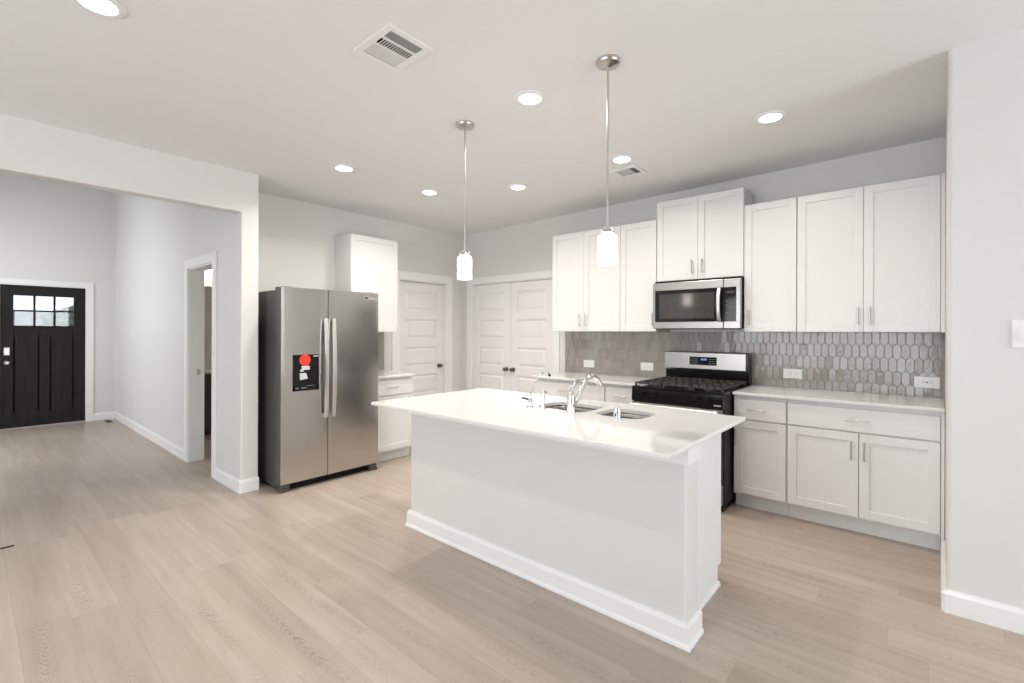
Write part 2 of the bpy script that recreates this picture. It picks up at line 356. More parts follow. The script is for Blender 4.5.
# foyer left wall with a window
b = MB(); b.box(XD-0.16, -8.85, YA0-0.14, YA0, 0, ZF); b.box(-6.35, XA-AT, YA0-0.14, YA0, 0, ZF); b.box(-8.85, -6.35, YA0-0.14, YA0, 0, 0.55); b.box(-8.85, -6.35, YA0-0.14, YA0, 3.25, ZF)
struct(b.build('wall_foyer_left', WALL), 'foyer wall opposite the powder room', 'wall')
# right wall beside the cabinets, then the living room's window walls
XB = 0.158                                  # the wall's left face leans out a little towards the back wall
b = MB(); b.prism([(XB, YB), (XR, YR), (5.2, YR), (5.2, YR+0.14), (XR+0.18, YR+0.14), (XR+0.18, YB)], 'z', 0, ZT, 0.016)
struct(b.build('wall_right', WALL), 'pale wall end at the right of the cabinets', 'wall')
b = MB(); b.box(5.0, 5.14, 3.05, YR+0.14, 0, ZT); b.box(5.0, 5.14, -4.7, 0.85, 0, ZT); b.box(5.0, 5.14, 0.85, 3.05, 0, 0.25); b.box(5.0, 5.14, 0.85, 3.05, 2.42, ZT+0.05)
struct(b.build('wall_window', WALL), 'living room wall with the wide window', 'wall')
b = MB(); b.box(-4.5, -3.8, -4.64, -4.5, 0, ZT); b.box(0.8, 5.14, -4.64, -4.5, 0, ZT); b.box(-3.8, 0.8, -4.64, -4.5, 0, 0.12); b.box(-3.8, 0.8, -4.64, -4.5, 2.38, ZT+0.05)
struct(b.build('wall_rear', WALL), 'living room wall behind the camera', 'wall')
# powder room walls
struct(MB().box(-7.74, -7.6, YF+0.14, 3.64, 0, ZT).build('wall_powder', WALL), 'warm beige powder room wall behind the vanity', 'wall')
struct(MB().box(-7.6, XL-0.14, 3.5, 3.64, 0, ZT).build('wall_powder_end', WALL), 'end wall of the powder room', 'wall')

def window(name, axis, c0, c1, z0, z1, at, nm):
    fr = MB(); t = 0.05
    bx = (lambda a0, a1, zz0, zz1, d: fr.box(a0, a1, at-d, at+d, zz0, zz1)) if axis == 'x' else (lambda a0, a1, zz0, zz1, d: fr.box(at-d, at+d, a0, a1, zz0, zz1))
    bx(c0, c0+t, z0, z1, .03); bx(c1-t, c1, z0, z1, .03); bx(c0+t, c1-t, z0, z0+t, .03); bx(c0+t, c1-t, z1-t, z1, .03)
    for k in range(1, nm): q = c0 + (c1-c0)*k/nm; bx(q-.025, q+.025, z0+t, z1-t, .028)
    f = struct(fr.build(name, TRIM), 'white window frame of ' + name.replace('_', ' '), 'window')
    g = MB()
    if axis == 'x': g.box(c0+t, c1-t, at-.004, at+.004, z0+t, z1-t)
    else: g.box(at-.004, at+.004, c0+t, c1-t, z0+t, z1-t)
    g.build('glass_pane', GLASS, f)
window('window_1', 'y', 0.85, 3.05, 0.25, 2.42, 5.08, 3)
window('window_2', 'x', -3.8, 0.8, 0.12, 2.38, -4.58, 3)
window('window_3', 'x', -8.85, -6.35, 0.55, 3.25, YA0-0.09, 2)

# baseboards
BH, BT = 0.112, 0.016
BPROF = [(0, 0), (BT, 0), (BT, BH-0.02), (BT*0.55, BH-0.008), (BT*0.45, BH), (0, BH)]
def base_x(mb, x0, x1, y, s):               # runs along x, sticks out to s*y
    mb.prism([(y+s*p, q) for p, q in BPROF], 'x', x0, x1) if False else mb.prism([(y+s*p, q) for p, q in BPROF], 'x', x0, x1)
def base_y(mb, y0, y1, x, s):
    mb.prism([(x+s*p, q) for p, q in BPROF], 'y', y0, y1)
def bboard(name, fn, *runs):
    mb = MB()
    for r in runs: (base_x if r[0] == 'x' else base_y)(mb, *r[1:])
    return struct(mb.build(name, TRIM), 'white ' + name.replace('_', ' '), 'baseboard')
bboard('baseboard_foyer', None, ('x', XD, QX0-0.09, YF, -1))
bboard('baseboard_arch', None, ('x', QX1+0.09, XA, YF, -1), ('y', YF-BT, YF+0.142, XA, 1))
bboard('baseboard_entry', None, ('y', EY1+0.075, YF-BT, XD, 1))
mb = MB(); bb = bmesh.new(); P2 = [(p*1.2, q) for p, q in BPROF]; rows = []
for cx_, cy_, sx, sy in ((XR+0.0205, 3.93, -1, 0), (XR, YR, -1, -0.35), (XR, YR, -0.35, -1), (5.0, YR, 0, -1)):
    rows.append([bb.verts.new((cx_+sx*p, cy_+sy*p, q)) for p, q in P2])
for A, B in zip(rows, rows[1:]):
    for k in range(len(P2)): bb.faces.new((A[k], B[k], B[(k+1) % len(P2)], A[(k+1) % len(P2)]))
bb.faces.new(rows[0]); bb.faces.new(rows[-1]); bmesh.ops.remove_doubles(bb, verts=bb.verts[:], dist=1e-5); bmesh.ops.recalc_face_normals(bb, faces=bb.faces[:]); mb._merge(bb)
struct(mb.build('baseboard_right', TRIM), 'white baseboard round the pale wall end', 'baseboard')
bboard('baseboard_left', None, ('y', DY1+0.10, YB, XL, 1))
bboard('baseboard_back', None, ('x', XL+BT, PX0-0.09, YB, -1))

# door casings
def casing(name, axis, c0, c1, zt, at, s, label, wd=0.09, jamb=0.12):
    """flat casing round an opening c0..c1, sticking out to s, plus the jamb lining"""
    mb = MB(); d0, d1 = sorted((at, at+s*0.018)); j0, j1 = sorted((at-s*jamb, at+s*0.002))
    def bx(a0, a1, e0, e1, z0, z1, bev):
        if axis == 'x': mb.box(a0, a1, e0, e1, z0, z1, bev)
        else: mb.box(e0, e1, a0, a1, z0, z1, bev)
    bx(c0-wd, c0+0.004, d0, d1, 0, zt-0.004, 0.003); bx(c1-0.004, c1+wd, d0, d1, 0, zt-0.004, 0.003); bx(c0-wd, c1+wd, d0, d1, zt-0.004, zt+wd, 0.003)
    bx(c0-0.001, c0+0.016, j0, j1, 0, zt, 0); bx(c1-0.016, c1+0.001, j0, j1, 0, zt, 0); bx(c0+0.016, c1-0.016, j0, j1, zt-0.016, zt+0.001, 0)
    return struct(mb.build(name, TRIM), label, 'door trim')
casing('trim_1', 'x', PX0, PX1, PZ, YB, -1, 'white casing of the double doors', 0.085)
casing('trim_2', 'y', DY0, DY1, PZ, XL, 1, 'white casing of the single door by the refrigerator', 0.10)
t3 = casing('trim_3', 'x', QX0, QX1, QZ, YF, -1, 'white casing of the powder room doorway', 0.09, 0.142)
MB().box(QX0+0.016, QX0+0.019, YF+0.070, YF+0.105, 0.915, 0.975, 0.001).build('strike_plate', NICKEL, t3)
casing('trim_4', 'y', EY0, EY1, EZ, XD, 1, 'white casing of the front door', 0.075)

# ------------------------------------------------------------------ doors
def panel_door(w_, h_, rows, t=0.035, stile=0.11, top=0.12, bot=0.20, rail=0.11):
    """local: x 0..w, front face y=0 (facing -y), z 0..h"""
    mb = MB(); mb.box(0, stile, 0, t, 0, h_, 0.002); mb.box(w_-stile, w_, 0, t, 0, h_, 0.002)
    ph = (h_-top-bot-rail*(rows-1))/rows; z = bot
    mb.box(stile, w_-stile, 0, t, 0, bot); mb.box(stile, w_-stile, 0, t, h_-top, h_)
    for k in range(rows):
        if k: mb.box(stile, w_-stile, 0, t, z-rail, z)
        x0, x1, z0, z1 = stile, w_-stile, z, z+ph
        mb.box(x0, x1, 0.014, t-0.006, z0, z1)
        b = bmesh.new(); g = 0.022; e = 0.045          # raised field
        o = [(x0+g, 0.0142, z0+g), (x1-g, 0.0142, z0+g), (x1-g, 0.0142, z1-g), (x0+g, 0.0142, z1-g)]
        i_ = [(x0+e, 0.004, z0+e), (x1-e, 0.004, z0+e), (x1-e, 0.004, z1-e), (x0+e, 0.004, z1-e)]
        vo = [b.verts.new(p) for p in o]; vi = [b.verts.new(p) for p in i_]
        b.faces.new(vi)
        for q in range(4): b.faces.new((vo[q], vo[(q+1) % 4], vi[(q+1) % 4], vi[q]))
        bmesh.ops.recalc_face_normals(b, faces=b.faces[:])
        for f in b.faces:
            if f.normal.y > 0: f.normal_flip()
        mb._merge(b)
        z += ph+rail
    return mb
def knob(name, parent, x, z, y=0.0, mat=DNICKEL):
    mb = MB(); mb.lathe([(0.028, y), (0.028, y-0.008), (0.012, y-0.012), (0.011, y-0.032), (0.022, y-0.040), (0.027, y-0.052), (0.022, y-0.064), (0.0, y-0.068)], (x, 0, z), 'y', 24)
    return mb.build(name, mat, parent)
dw = (PX1-PX0-0.032-0.008)/2
mid = (PX0+PX1)/2
for nm, x0, kx, lab in (('door_1', PX0+0.018, dw-0.055, 'left leaf of the white five-panel double doors'), ('door_2', mid+0.002, 0.055, 'right leaf of the white five-panel double doors')):
    d = panel_door(dw, 2.015, 5).build(nm, DOORW); d.location = (x0, YB+0.012, 0.01); struct(d, lab, 'door')
    knob('door_knob', d, kx, 0.888)
    for hz in (0.25, 1.05, 1.83):
        MB().lathe([(0.006, hz-0.045), (0.006, hz+0.045)], ((-0.004 if nm == 'door_1' else dw+0.004), 0.001, 0), 'z', 10).build('hinge', NICKEL, d)
d = panel_door(DY1-DY0-0.036, 2.015, 5).build('door_3', DOORW); d.location = (XL-0.045, DY0+0.018, 0.01); d.rotation_euler = (0, 0, PI/2)
struct(d, 'white five-panel single door beside the refrigerator wall cabinet', 'door'); knob('door_knob', d, 0.67, 0.915)
d = panel_door(0.735, 2.015, 5).build('door_5', DOORW); d.location = (QX1-0.018, YF+0.15, 0.01); d.rotation_euler = (0, 0, PI/2)
struct(d, 'powder room door swung open inside', 'door'); knob('door_knob', d, 0.67, 0.915)

# front door (faces +X): built local with x along world y
fw = EY1-EY0-0.036
mb = MB(); t = 0.045
ZW0, ZW1 = 1.435, 1.865; WX0, WX1 = 0.128, fw-0.128
mb.box(0, WX0, 0, t, 0, 2.015, 0.002); mb.box(WX1, fw, 0, t, 0, 2.015, 0.002)
mb.box(WX0, WX1, 0, t, ZW1, 2.015); mb.box(WX0, WX1, 0, t, 1.285, ZW0); mb.box(WX0, WX1, 0, t, 0, 0.20)
mb.box(fw/2-0.055, fw/2+0.055, 0, t, 0.20, 1.285)
for a0, a1 in ((WX0, fw/2-0.055), (fw/2+0.055, WX1)):
    mb.box(a0, a1, 0.008, t-0.01, 0.20, 1.285)
    for q in range(2):
        mb.box(a0, a0+0.012, 0.004, 0.010, 0.20, 1.285); mb.box(a1-0.012, a1, 0.004, 0.010, 0.20, 1.285)
    mb.box(a0+0.012, a1-0.012, 0.004, 0.010, 0.20, 0.212); mb.box(a0+0.012, a1-0.012, 0.004, 0.010, 1.273, 1.285)
mb.box(WX0-0.02, WX1+0.02, -0.010, 0.0, ZW0-0.035, ZW0-0.018, 0.003)
fd = mb.build('door_4', DOORD); fd.location = (XD-0.02, EY0+0.018, 0.015); fd.rotation_euler = (0, 0, PI/2)
struct(fd, 'dark stained front door with six small panes', 'door')
mu = MB(); cw = (WX1-WX0)/3; zm = (ZW0+ZW1)/2
for k in (1, 2): mu.box(WX0+cw*k-0.012, WX0+cw*k+0.012, 0.006, t-0.006, ZW0, ZW1)
mu.box(WX0, WX1, 0.007, t-0.007, zm-0.012, zm+0.012)
mu.build('muntin', DOORD, fd)
for k in range(3):
    for (z0, z1) in ((ZW0, zm-0.012), (zm+0.012, ZW1)):
        MB().box(WX0+cw*k+0.012, WX0+cw*(k+1)-0.012, 0.020, 0.026, z0, z1).build('glass_pane', GLASS, fd)
mb = MB(); mb.box(0.035, 0.093, -0.018, 0, 1.02, 1.12, 0.006)
mb.box(0.040, 0.049, -0.020, -0.016, 1.06, 1.135, 0.002); mb.box(0.060, 0.068, -0.020, -0.016, 1.06, 1.135, 0.002); mb.box(0.079, 0.088, -0.020, -0.016, 1.06, 1.135, 0.002)
mb.lathe([(0.017, -0.018), (0.016, -0.026), (0.0, -0.027)], (0.064, 0, 1.045), 'y', 20)
mb.build('deadbolt', NICKEL, fd)
knob('door_knob', fd, 0.064, 0.915, 0, NICKEL)
for hz in (0.22, 0.98, 1.78): MB().lathe([(0.007, hz-0.05), (0.007, hz+0.05)], (fw+0.006, -0.004, 0), 'z', 10).build('hinge', NICKEL, fd)
struct(MB().box(XD-0.16, XD+0.012, EY0+0.016, EY1-0.016, 0, 0.014, 0.003).build('trim_5', GREYP), 'metal threshold under the front door', 'threshold')

# ------------------------------------------------------------------ cabinets (local: width along x, front faces -y, back on y=0)
def shaker(x0, x1, z0, z1, yf, t=0.02, fr=0.057):
    mb = MB(); e = 0.0012
    mb.box(x0, x0+fr, yf, yf+t, z0, z1, e, 1); mb.box(x1-fr, x1, yf, yf+t, z0, z1, e, 1)
    mb.box(x0+fr, x1-fr, yf, yf+t, z0, z0+fr, e, 1); mb.box(x0+fr, x1-fr, yf, yf+t, z1-fr, z1, e, 1)
    mb.box(x0+fr-0.001, x1-fr+0.001, yf+0.009, yf+t-0.002, z0+fr-0.001, z1-fr+0.001)
    return mb
def bar_handle(parent, x, z, yf, L=0.128, vert=True, name='handle'):
    mb = MB(); r = 0.0055; y = yf-0.030
    if vert:
        mb.tube([(x, y, z-L/2), (x, y, z+L/2)], r, 10)
        for s in (-1, 1): mb.tube([(x, yf+0.001, z+s*L*0.38), (x, y, z+s*L*0.38)], r*0.85, 8)
    else:
        mb.tube([(x-L/2, y, z), (x+L/2, y, z)], r, 10)
        for s in (-1, 1): mb.tube([(x+s*L*0.38, yf+0.001, z), (x+s*L*0.38, y, z)], r*0.85, 8)
    return mb.build(name, NICKEL, parent)
def upper(label, loc, rz, w_, z0, z1, depth, doors, handles, filler=None):
    """doors: list of (x0,x1); handles: list of (x, door index)"""
    r = thing('upper_cabinet', label, 'cabinet', loc, rz, 'white wall cabinets')
    mb = MB().mat(CAB); mb.box(0, w_, -depth+0.021, 0, z0, z1, 0.001, 1)
    mb.build('body', CAB, r)
    for i, (a, c) in enumerate(doors):
        d = shaker(a, c, z0+0.003, z1-0.003, -depth).build('door', CAB, r)
        for hx, di, hz in handles:
            if di == i: bar_handle(d, hx, hz, -depth)
    if filler: MB().box(filler[0], filler[1], -depth+0.003, -depth+0.04, z0, z1).build('filler_strip', CAB, r)
    return r
G = 0.0025
UD = YB-0.002-4.266
ZU0, ZU1 = 1.392, 2.459; HZ = 1.512
upper('white double-door wall cabinet next to the pantry doors, left of the microwave', (-3.085, YB-0.002, 0), 0, 0.835, ZU0, ZU1, UD, [(G, 0.411-G/2), (0.411+G/2, 0.835-G)], [(0.366, 0, HZ), (0.441, 1, HZ)])
upper('narrow white single-door wall cabinet immediately left of the microwave', (-2.250, YB-0.002, 0), 0, 0.381, ZU0, ZU1, UD, [(G, 0.381-G)], [(0.348, 0, HZ)])
upper('raised white two-door wall cabinet directly above the microwave', (-1.867, YB-0.002, 0), 0, 0.765, 1.862, 2.614, UD, [(G, 0.3825-G/2), (0.3825+G/2, 0.765-G)], [(0.337, 0, 1.977), (0.428, 1, 1.977)])
upper('narrow white single-door wall cabinet immediately right of the microwave', (-1.100, YB-0.002, 0), 0, 0.385, ZU0, ZU1, UD, [(G, 0.385-G)], [(0.040, 0, HZ)])
upper('wide white double-door wall cabinet at the far right by the wall end', (-0.713, YB-0.002, 0), 0, 0.839, ZU0, ZU1, UD, [(G, 0.421-G/2), (0.421+G/2, 0.839-G)], [(0.390, 0, HZ), (0.460, 1, HZ)], (0.839, 0.860))
upper('white single-door wall cabinet on the refrigerator wall, half hidden by the refrigerator', (XL+0.002, 2.656, 0), PI/2, 0.592, 1.380, 2.428, XL*-1-0.002-4.55, [(G, 0.592-G)], [(0.035, 0, 1.50)])

ZB0, ZB1, ZD = 0.122, 0.866, 0.700
def base(label, loc, rz, w_, depth, drawers, doors, dh, hh, filler=None, toe=0.08):
    r = thing('base_cabinet', label, 'cabinet', loc, rz, 'white base cabinets')
    mb = MB().mat(CAB); mb.box(0, w_, -depth+0.021, 0, ZB0-0.012, 0.896, 0.001, 1)
    mb.build('body', CAB, r)
    MB().box(0, w_, -depth+toe, -depth+toe+0.016, 0, ZB0-0.012).build('toe_board', CAB, r)
    for i, (a, c, hx) in enumerate(drawers):
        d = MB().box(a, c, -depth, -depth+0.02, ZD+0.010, ZB1-0.002, 0.0015).build('drawer', CAB, r)
        bar_handle(d, hx, 0.790, -depth, 0.135, False)
    for i, (a, c, hx) in enumerate(doors):
        d = shaker(a, c, ZB0+0.003, ZD-0.001, -depth).build('door', CAB, r)
        bar_handle(d, hx, hh, -depth)
    if filler: MB().box(filler[0], filler[1], -depth+0.003, -depth+0.04, 0.0, 0.896).build('filler_strip', CAB, r)
    return r
BD = YB-0.002-3.97
base('white two-door base cabinet under the left worktop beside the pantry doors', (-3.085, YB-0.002, 0), 0, 0.832, BD, [(0.004, 0.828, 0.375)], [(0.004, 0.414, 0.37), (0.418, 0.828, 0.462)], None, 0.575)
base('narrow white base cabinet between the left cabinet and the range', (-2.250, YB-0.002, 0), 0, 0.380, BD, [(0.004, 0.376, 0.165)], [(0.004, 0.376, 0.335)], None, 0.575)
base('narrow white base cabinet immediately right of the range', (-1.100, YB-0.002, 0), 0, 0.373, BD, [(0.008, 0.367, 0.173)], [(0.008, 0.367, 0.022)], None, 0.565)
base('wide white two-door base cabinet with one long drawer by the wall end', (-0.725, YB-0.002, 0), 0, 0.846, BD, [(0.004, 0.842, 0.421)], [(0.004, 0.428, 0.389), (0.433, 0.842, 0.461)], None, 0.582, (0.846, 0.862))
base('small white base cabinet with a drawer beside the refrigerator', (XL+0.002, 2.70, 0), PI/2, 0.535, XL*-1-0.002-4.235, [(0.004, 0.531, 0.255)], [(0.004, 0.531, 0.05)], None, 0.565)

def worktop(label, x0, x1, y0, y1, z1=0.919, t=0.022, name='countertop'):
    o = MB().box(x0, x1, y0, y1, z1-t, z1, 0.004).build(name, QUARTZ)
    return tag(o, label, 'countertop')
worktop('white quartz worktop left of the range', -3.12, -1.868, 3.943, YB-0.002)
o = MB().prism([(-1.100, 3.943), (XR+0.0190, 3.943), (XB-0.003, YB-0.002), (-1.100, YB-0.002)], 'z', 0.897, 0.919, 0.004).build('countertop', QUARTZ)
tag(o, 'white quartz worktop right of the range', 'countertop')
worktop('short white quartz worktop beside the refrigerator', XL+0.002, -4.21, 2.70, 3.245, 0.919)

# ------------------------------------------------------------------ tiled backsplash
def picket(name, label, x0, x1, z0, z1, loc, rz, skip=None):
    """local: wall on y=0, tiles towards -y"""
    W_, RP, PT = 0.0507, 0.1015, 0.0255; gap = 0.0016
    mb = MB().mat(GROUT); mb.box(x0, x1, -0.0070, 0, z0, z1)
    mb.mat(TILE); vals = []
    lay = None
    bm = bmesh.new(); lay = bm.faces.layers.float.new('tile')
    rows = int((z1-z0)/RP)+3; cols = int((x1-x0)/W_)+3
    def clip(poly):
        def cut(poly, ax, v, keep):
            out = []
            for i in range(len(poly)):
                a, b = poly[i], poly[(i+1) % len(poly)]
                ia, ib = keep*(a[ax]-v) >= 0, keep*(b[ax]-v) >= 0
                if ia: out.append(a)
                if ia != ib:
                    t_ = (v-a[ax])/(b[ax]-a[ax]); out.append(tuple(a[k]+(b[k]-a[k])*t_ for k in range(2)))
            return out
        for ax, v, kp in ((0, x0, 1), (0, x1, -1), (1, z0, 1), (1, z1, -1)):
            if len(poly) < 3: return []
            poly = cut(poly, ax, v, kp)
        return poly
    for j in range(-1, rows):
        for i in range(-1, cols):
            cx_ = x0+(i+(0.5 if j % 2 else 0.0))*W_; cz = z0+0.02+j*RP
            def hexa(sh): 
                hw, hs = W_/2-sh, RP/2-PT/2
                return [(cx_-hw, cz-hs), (cx_, cz-hs-PT+sh*1.1), (cx_+hw, cz-hs), (cx_+hw, cz+hs), (cx_, cz+hs+PT-sh*1.1), (cx_-hw, cz+hs)]
            o = clip(hexa(gap/2)); 
            n_ = clip(hexa(gap/2+0.0030))
            if len(o) < 3: continue
            tx, tz = random.gauss(0, 0.018), random.gauss(0, 0.018); val = random.random()
            def yy(p, d): return -d - (p[0]-cx_)*tx - (p[1]-cz)*tz
            if len(n_) == len(o):
                vb = [bm.verts.new((p[0], -0.0050, p[1])) for p in o]; ve = [bm.verts.new((p[0], yy(p, 0.0080), p[1])) for p in o]; vt = [bm.verts.new((p[0], yy(p, 0.0092), p[1])) for p in n_]
                fs = [bm.faces.new(vt[::-1])]
                for A, B in ((vb, ve), (ve, vt)):
                    for q in range(len(o)): fs.append(bm.faces.new((A[q], A[(q+1) % len(o)], B[(q+1) % len(o)], B[q])))
            else:
                vt = [bm.verts.new((p[0], yy(p, 0.008), p[1])) for p in o]; vb = [bm.verts.new((p[0], -0.0050, p[1])) for p in o]
                fs = [bm.faces.new(vt[::-1])]
                for q in range(len(o)): fs.append(bm.faces.new((vb[q], vb[(q+1) % len(o)], vt[(q+1) % len(o)], vt[q])))
            for f in fs: f[lay] = val; f.material_index = 1
    bmesh.ops.recalc_face_normals(bm, faces=bm.faces[:])
    me = bpy.data.meshes.new('t'); bm.to_mesh(me); bm.free(); mb.bm.from_mesh(me); bpy.data.meshes.remove(me)
    o = mb.build(name, None); o.location = loc; o.rotation_euler = (0, 0, rz)
    return struct(o, label, 'backsplash')
picket('trim_6', 'grey-brown picket tile backsplash along the back wall', -3.125, XB-0.002, 0.920, 1.391, (0, YB, 0), 0)
picket('trim_7', 'grey-brown picket tile strip beside the refrigerator', 0.055, 0.645, 0.918, 1.379, (XL, 2.645, 0), PI/2)

# ------------------------------------------------------------------ outlets and switches (local: wall on y=0, facing -y)
def outlet(label, cx_, cz, w_=0.140, h_=0.082, loc=(0, 0, 0), rz=0, horiz=True, gfci=False, wall=0.009):
    r = thing('electrical_outlet', label, 'outlet', loc, rz, 'white wall outlets')
    y = -wall
    MB().box(-w_/2, w_/2, y-0.006, y+0.006, -h_/2, h_/2, 0.002).build('cover_plate', WPLAS, r)
    for s in (-1, 1):
        q = s*0.021; a = 0.017
        mb = MB().mat(WPLAS)
        cxx, czz = (q, 0) if horiz else (0, q)
        mb.box(cxx-a*0.95, cxx+a*0.95, y-0.008, y-0.004, czz-a*0.85, czz+a*0.85, 0.002)
        mb.mat(DARKP if gfci else GREYP)
        for sl in (-0.006, 0.006):
            if horiz: mb.box(cxx-0.004, cxx+0.004, y-0.0085, y-0.006, czz+sl-0.0012, czz+sl+0.0012)
            else: mb.box(cxx+sl-0.0012, cxx+sl+0.0012, y-0.0085, y-0.006, czz-0.004, czz+0.004)
        mb.build('socket', None, r)
    if gfci:
        for s in (-1, 1): MB().box(s*0.004-0.003, s*0.004+0.003, y-0.0095, y-0.004, -0.004, 0.004).build('test_button', DARKP, r)
    r.location = Vector(loc) + Matrix.Rotation(rz, 3, 'Z') @ Vector((cx_, 0, cz)); return r
outlet('white outlet on the tile backsplash near the pantry doors', -2.798, 1.029, loc=(0, YB, 0))
outlet('white outlet on the tile backsplash just left of the range', -2.105, 1.032, loc=(0, YB, 0))
outlet('white outlet on the tile backsplash just right of the range', -0.794, 1.038, loc=(0, YB, 0))
outlet('white outlet with dark test buttons at the right end of the backsplash', 0.061, 1.026, loc=(0, YB, 0), gfci=True)
outlet('small white outlet low on the grey foyer wall', -8.27, 0.36, 0.075, 0.118, (0, YF, 0), 0, False, wall=0.0)
def switch(label, cx_, cz, w_, h_, loc, rz, n):
    r = thing('light_switch', label, 'light switch', (0, 0, 0), rz)
    MB().box(-w_/2, w_/2, -0.006, 0.001, -h_/2, h_/2, 0.002).build('cover_plate', WPLAS, r)
    for k in range(n):
        q = (k-(n-1)/2)*0.046
        MB().prism([(-0.005, -0.034), (-0.013, -0.034), (-0.007, 0.034), (-0.005, 0.034)], 'x', q-0.016, q+0.016, 0.001).build('rocker', WPLAS, r)
    r.location = Vector(loc) + Vector((cx_, 0, cz))
switch('white light switch plate on the pale wall end at the right edge', 0.40, 1.385, 0.120, 0.130, (0, YR, 0), 0, 2)
switch('narrow white light switch on the grey foyer wall', -8.40, 1.352, 0.075, 0.118, (0, YF, 0), 0, 1)

# ------------------------------------------------------------------ refrigerator (local: width x -> world y, front -y -> world +x)
FX = -4.087; FY0, FY1 = 1.740, 2.688; FW = FY1-FY0; FS = 0.418
fr = thing('refrigerator', 'stainless steel side-by-side refrigerator with an ice and water dispenser', 'refrigerator', (XL+0.02, FY0, 0), PI/2)
FD = (XL+0.02-FX)                                          # negative local y of the door front
mb = MB().mat(DGREY); mb.box(0.004, FW-0.037, FD+0.075, -0.005, 0.03, 1.745, 0.004); mb.build('body', DGREY, fr)
def fridge_door(x0, x1):
    mb = MB(); n = 20; z0, z1 = 0.072, 1.765; pts = []
    for i in range(n+1):
        u = i/n; x = x0+(x1-x0)*u; pts.append((x, FD+0.0009*(2*u-1)**12))
    pts = [(x0, FD+0.068)] + pts + [(x1, FD+0.068)]
    mb.mat(STEEL); mb.prism(pts, 'z', z0, z1, 0.0); mb.mat(DGREY); mb.box(x0-0.0012, x0+0.002, FD+0.014, FD+0.069, z0, z1-0.002); mb.box(x1-0.002, x1+0.0012, FD+0.014, FD+0.069, z0, z1-0.002)
    return mb
d1 = fridge_door(0.0, FS-0.003).build('freezer_door', STEEL, fr); d2 = fridge_door(FS+0.003, FW).build('fridge_door', STEEL, fr)
def fridge_handle(parent, x):
    mb = MB(); pts = []
    for i in range(25):
        u = i/24; z = 0.602+(1.503-0.602)*u; bow = math.sin(PI*u)
        pts.append((x, FD-0.026-0.026*bow**0.8, z))
    b = bmesh.new(); rings = []
    for p in pts:
        rings.append([b.verts.new((p[0]+sx*0.0165, p[1]+sy, p[2])) for sx, sy in ((-1, 0.006), (-0.85, -0.006), (0.85, -0.006), (1, 0.006))])
    for A, B in zip(rings, rings[1:]):
        for k in range(4): b.faces.new((A[k], A[(k+1) % 4], B[(k+1) % 4], B[k]))
    b.faces.new(rings[0]); b.faces.new(rings[-1]); bmesh.ops.recalc_face_normals(b, faces=b.faces[:]); mb._merge(b)
    for z in (0.622, 1.483): mb.box(x-0.012, x+0.012, FD-0.024, FD+0.006, z-0.018, z+0.018, 0.003)
    return mb.build('handle', STEELH, parent)
fridge_handle(d1, FS-0.033); fridge_handle(d2, FS+0.043)
# dispenser
dx0, dx1, dz0, dz1 = 0.096, 0.330, 0.862, 1.180
mb = MB().mat(BGLASS); mb.box(dx0, dx1, FD-0.006, FD+0.004, dz1-0.12, dz1, 0.004)
mb.box(dx0, dx0+0.02, FD-0.006, FD+0.004, dz0, dz1-0.12, 0.002); mb.box(dx1-0.02, dx1, FD-0.006, FD+0.004, dz0, dz1-0.12, 0.002); mb.box(dx0, dx1, FD-0.006, FD+0.004, dz0, dz0+0.045, 0.003)
mb.mat(DARKP); mb.box(dx0+0.02, dx1-0.02, FD-0.001, FD+0.002, dz0+0.04, dz1-0.115)
dp = mb.build('dispenser', None, fr)
MB().lathe([(0.050, FD-0.0062), (0.050, FD-0.0075), (0.0, FD-0.0078)], (dx0+0.105, 0, dz1-0.048), 'y', 32).build('round_sticker', RED, dp)['label'] = 'round red sticker'
mb = MB(); mb.box(dx0+0.072, dx0+0.142, FD-0.020, FD-0.006, dz1-0.135, dz1-0.10, 0.003); mb.box(dx0+0.06, dx0+0.09, FD-0.018, FD-0.006, dz1-0.148, dz1-0.13, 0.002); mb.build('ice_chute', SILVERP, dp)
mb = MB(); mb.prism([(dx0+0.055, dz1-0.162), (dx0+0.110, dz1-0.162), (dx0+0.128, dz1-0.212), (dx0+0.060, dz1-0.222)], 'y', FD-0.018, FD-0.005, 0.002); mb.build('lever', SILVERP, dp)
mb = MB(); mb.box(dx1-0.052, dx1-0.006, FD-0.0070, FD-0.005, dz1-0.020, dz1-0.011); mb.build('maker_badge', SILVERP, dp)
mb = MB()
for q in (0.022, 0.036, 0.075, 0.092, 0.110): MB().box(dx0+q, dx0+q+0.009, FD-0.0070, FD-0.005, dz0+0.022, dz0+0.028).build('button', GREYP, dp)
# emblem on the right door
mb = MB(); mb.lathe([(0.016, FD-0.0006), (0.016, FD-0.002), (0.012, FD-0.002), (0.012, FD-0.0006)], (FW-0.135, 0, 1.712), 'y', 20)
for k, hh in enumerate((0.014, 0.020, 0.012, 0.016, 0.012, 0.018, 0.012, 0.014)): mb.box(FW-0.108+k*0.011, FW-0.101+k*0.011, FD-0.0015, FD+0.004, 1.704, 1.704+hh*0.9)
mb.build('emblem', GREYP, d2)
mb = MB().mat(DARKP); mb.box(0.06, FW-0.06, FD+0.060, FD+0.08, 0.004, 0.066)
for k in range(3): mb.box(0.08, FW-0.08, FD+0.052, FD+0.062, 0.012+k*0.018, 0.020+k*0.018)
mb.build('base_grille', None, fr)
for x0 in (0.0, FW-0.085):
    mb = MB(); mb.box(x0, x0+0.085, FD+0.012, FD+0.10, 0.0, 0.030, 0.004); mb.box(x0+0.004, x0+0.081, FD+0.016, FD+0.10, 0.034, 0.062, 0.004); mb.build('foot_cover', DGREY, fr)
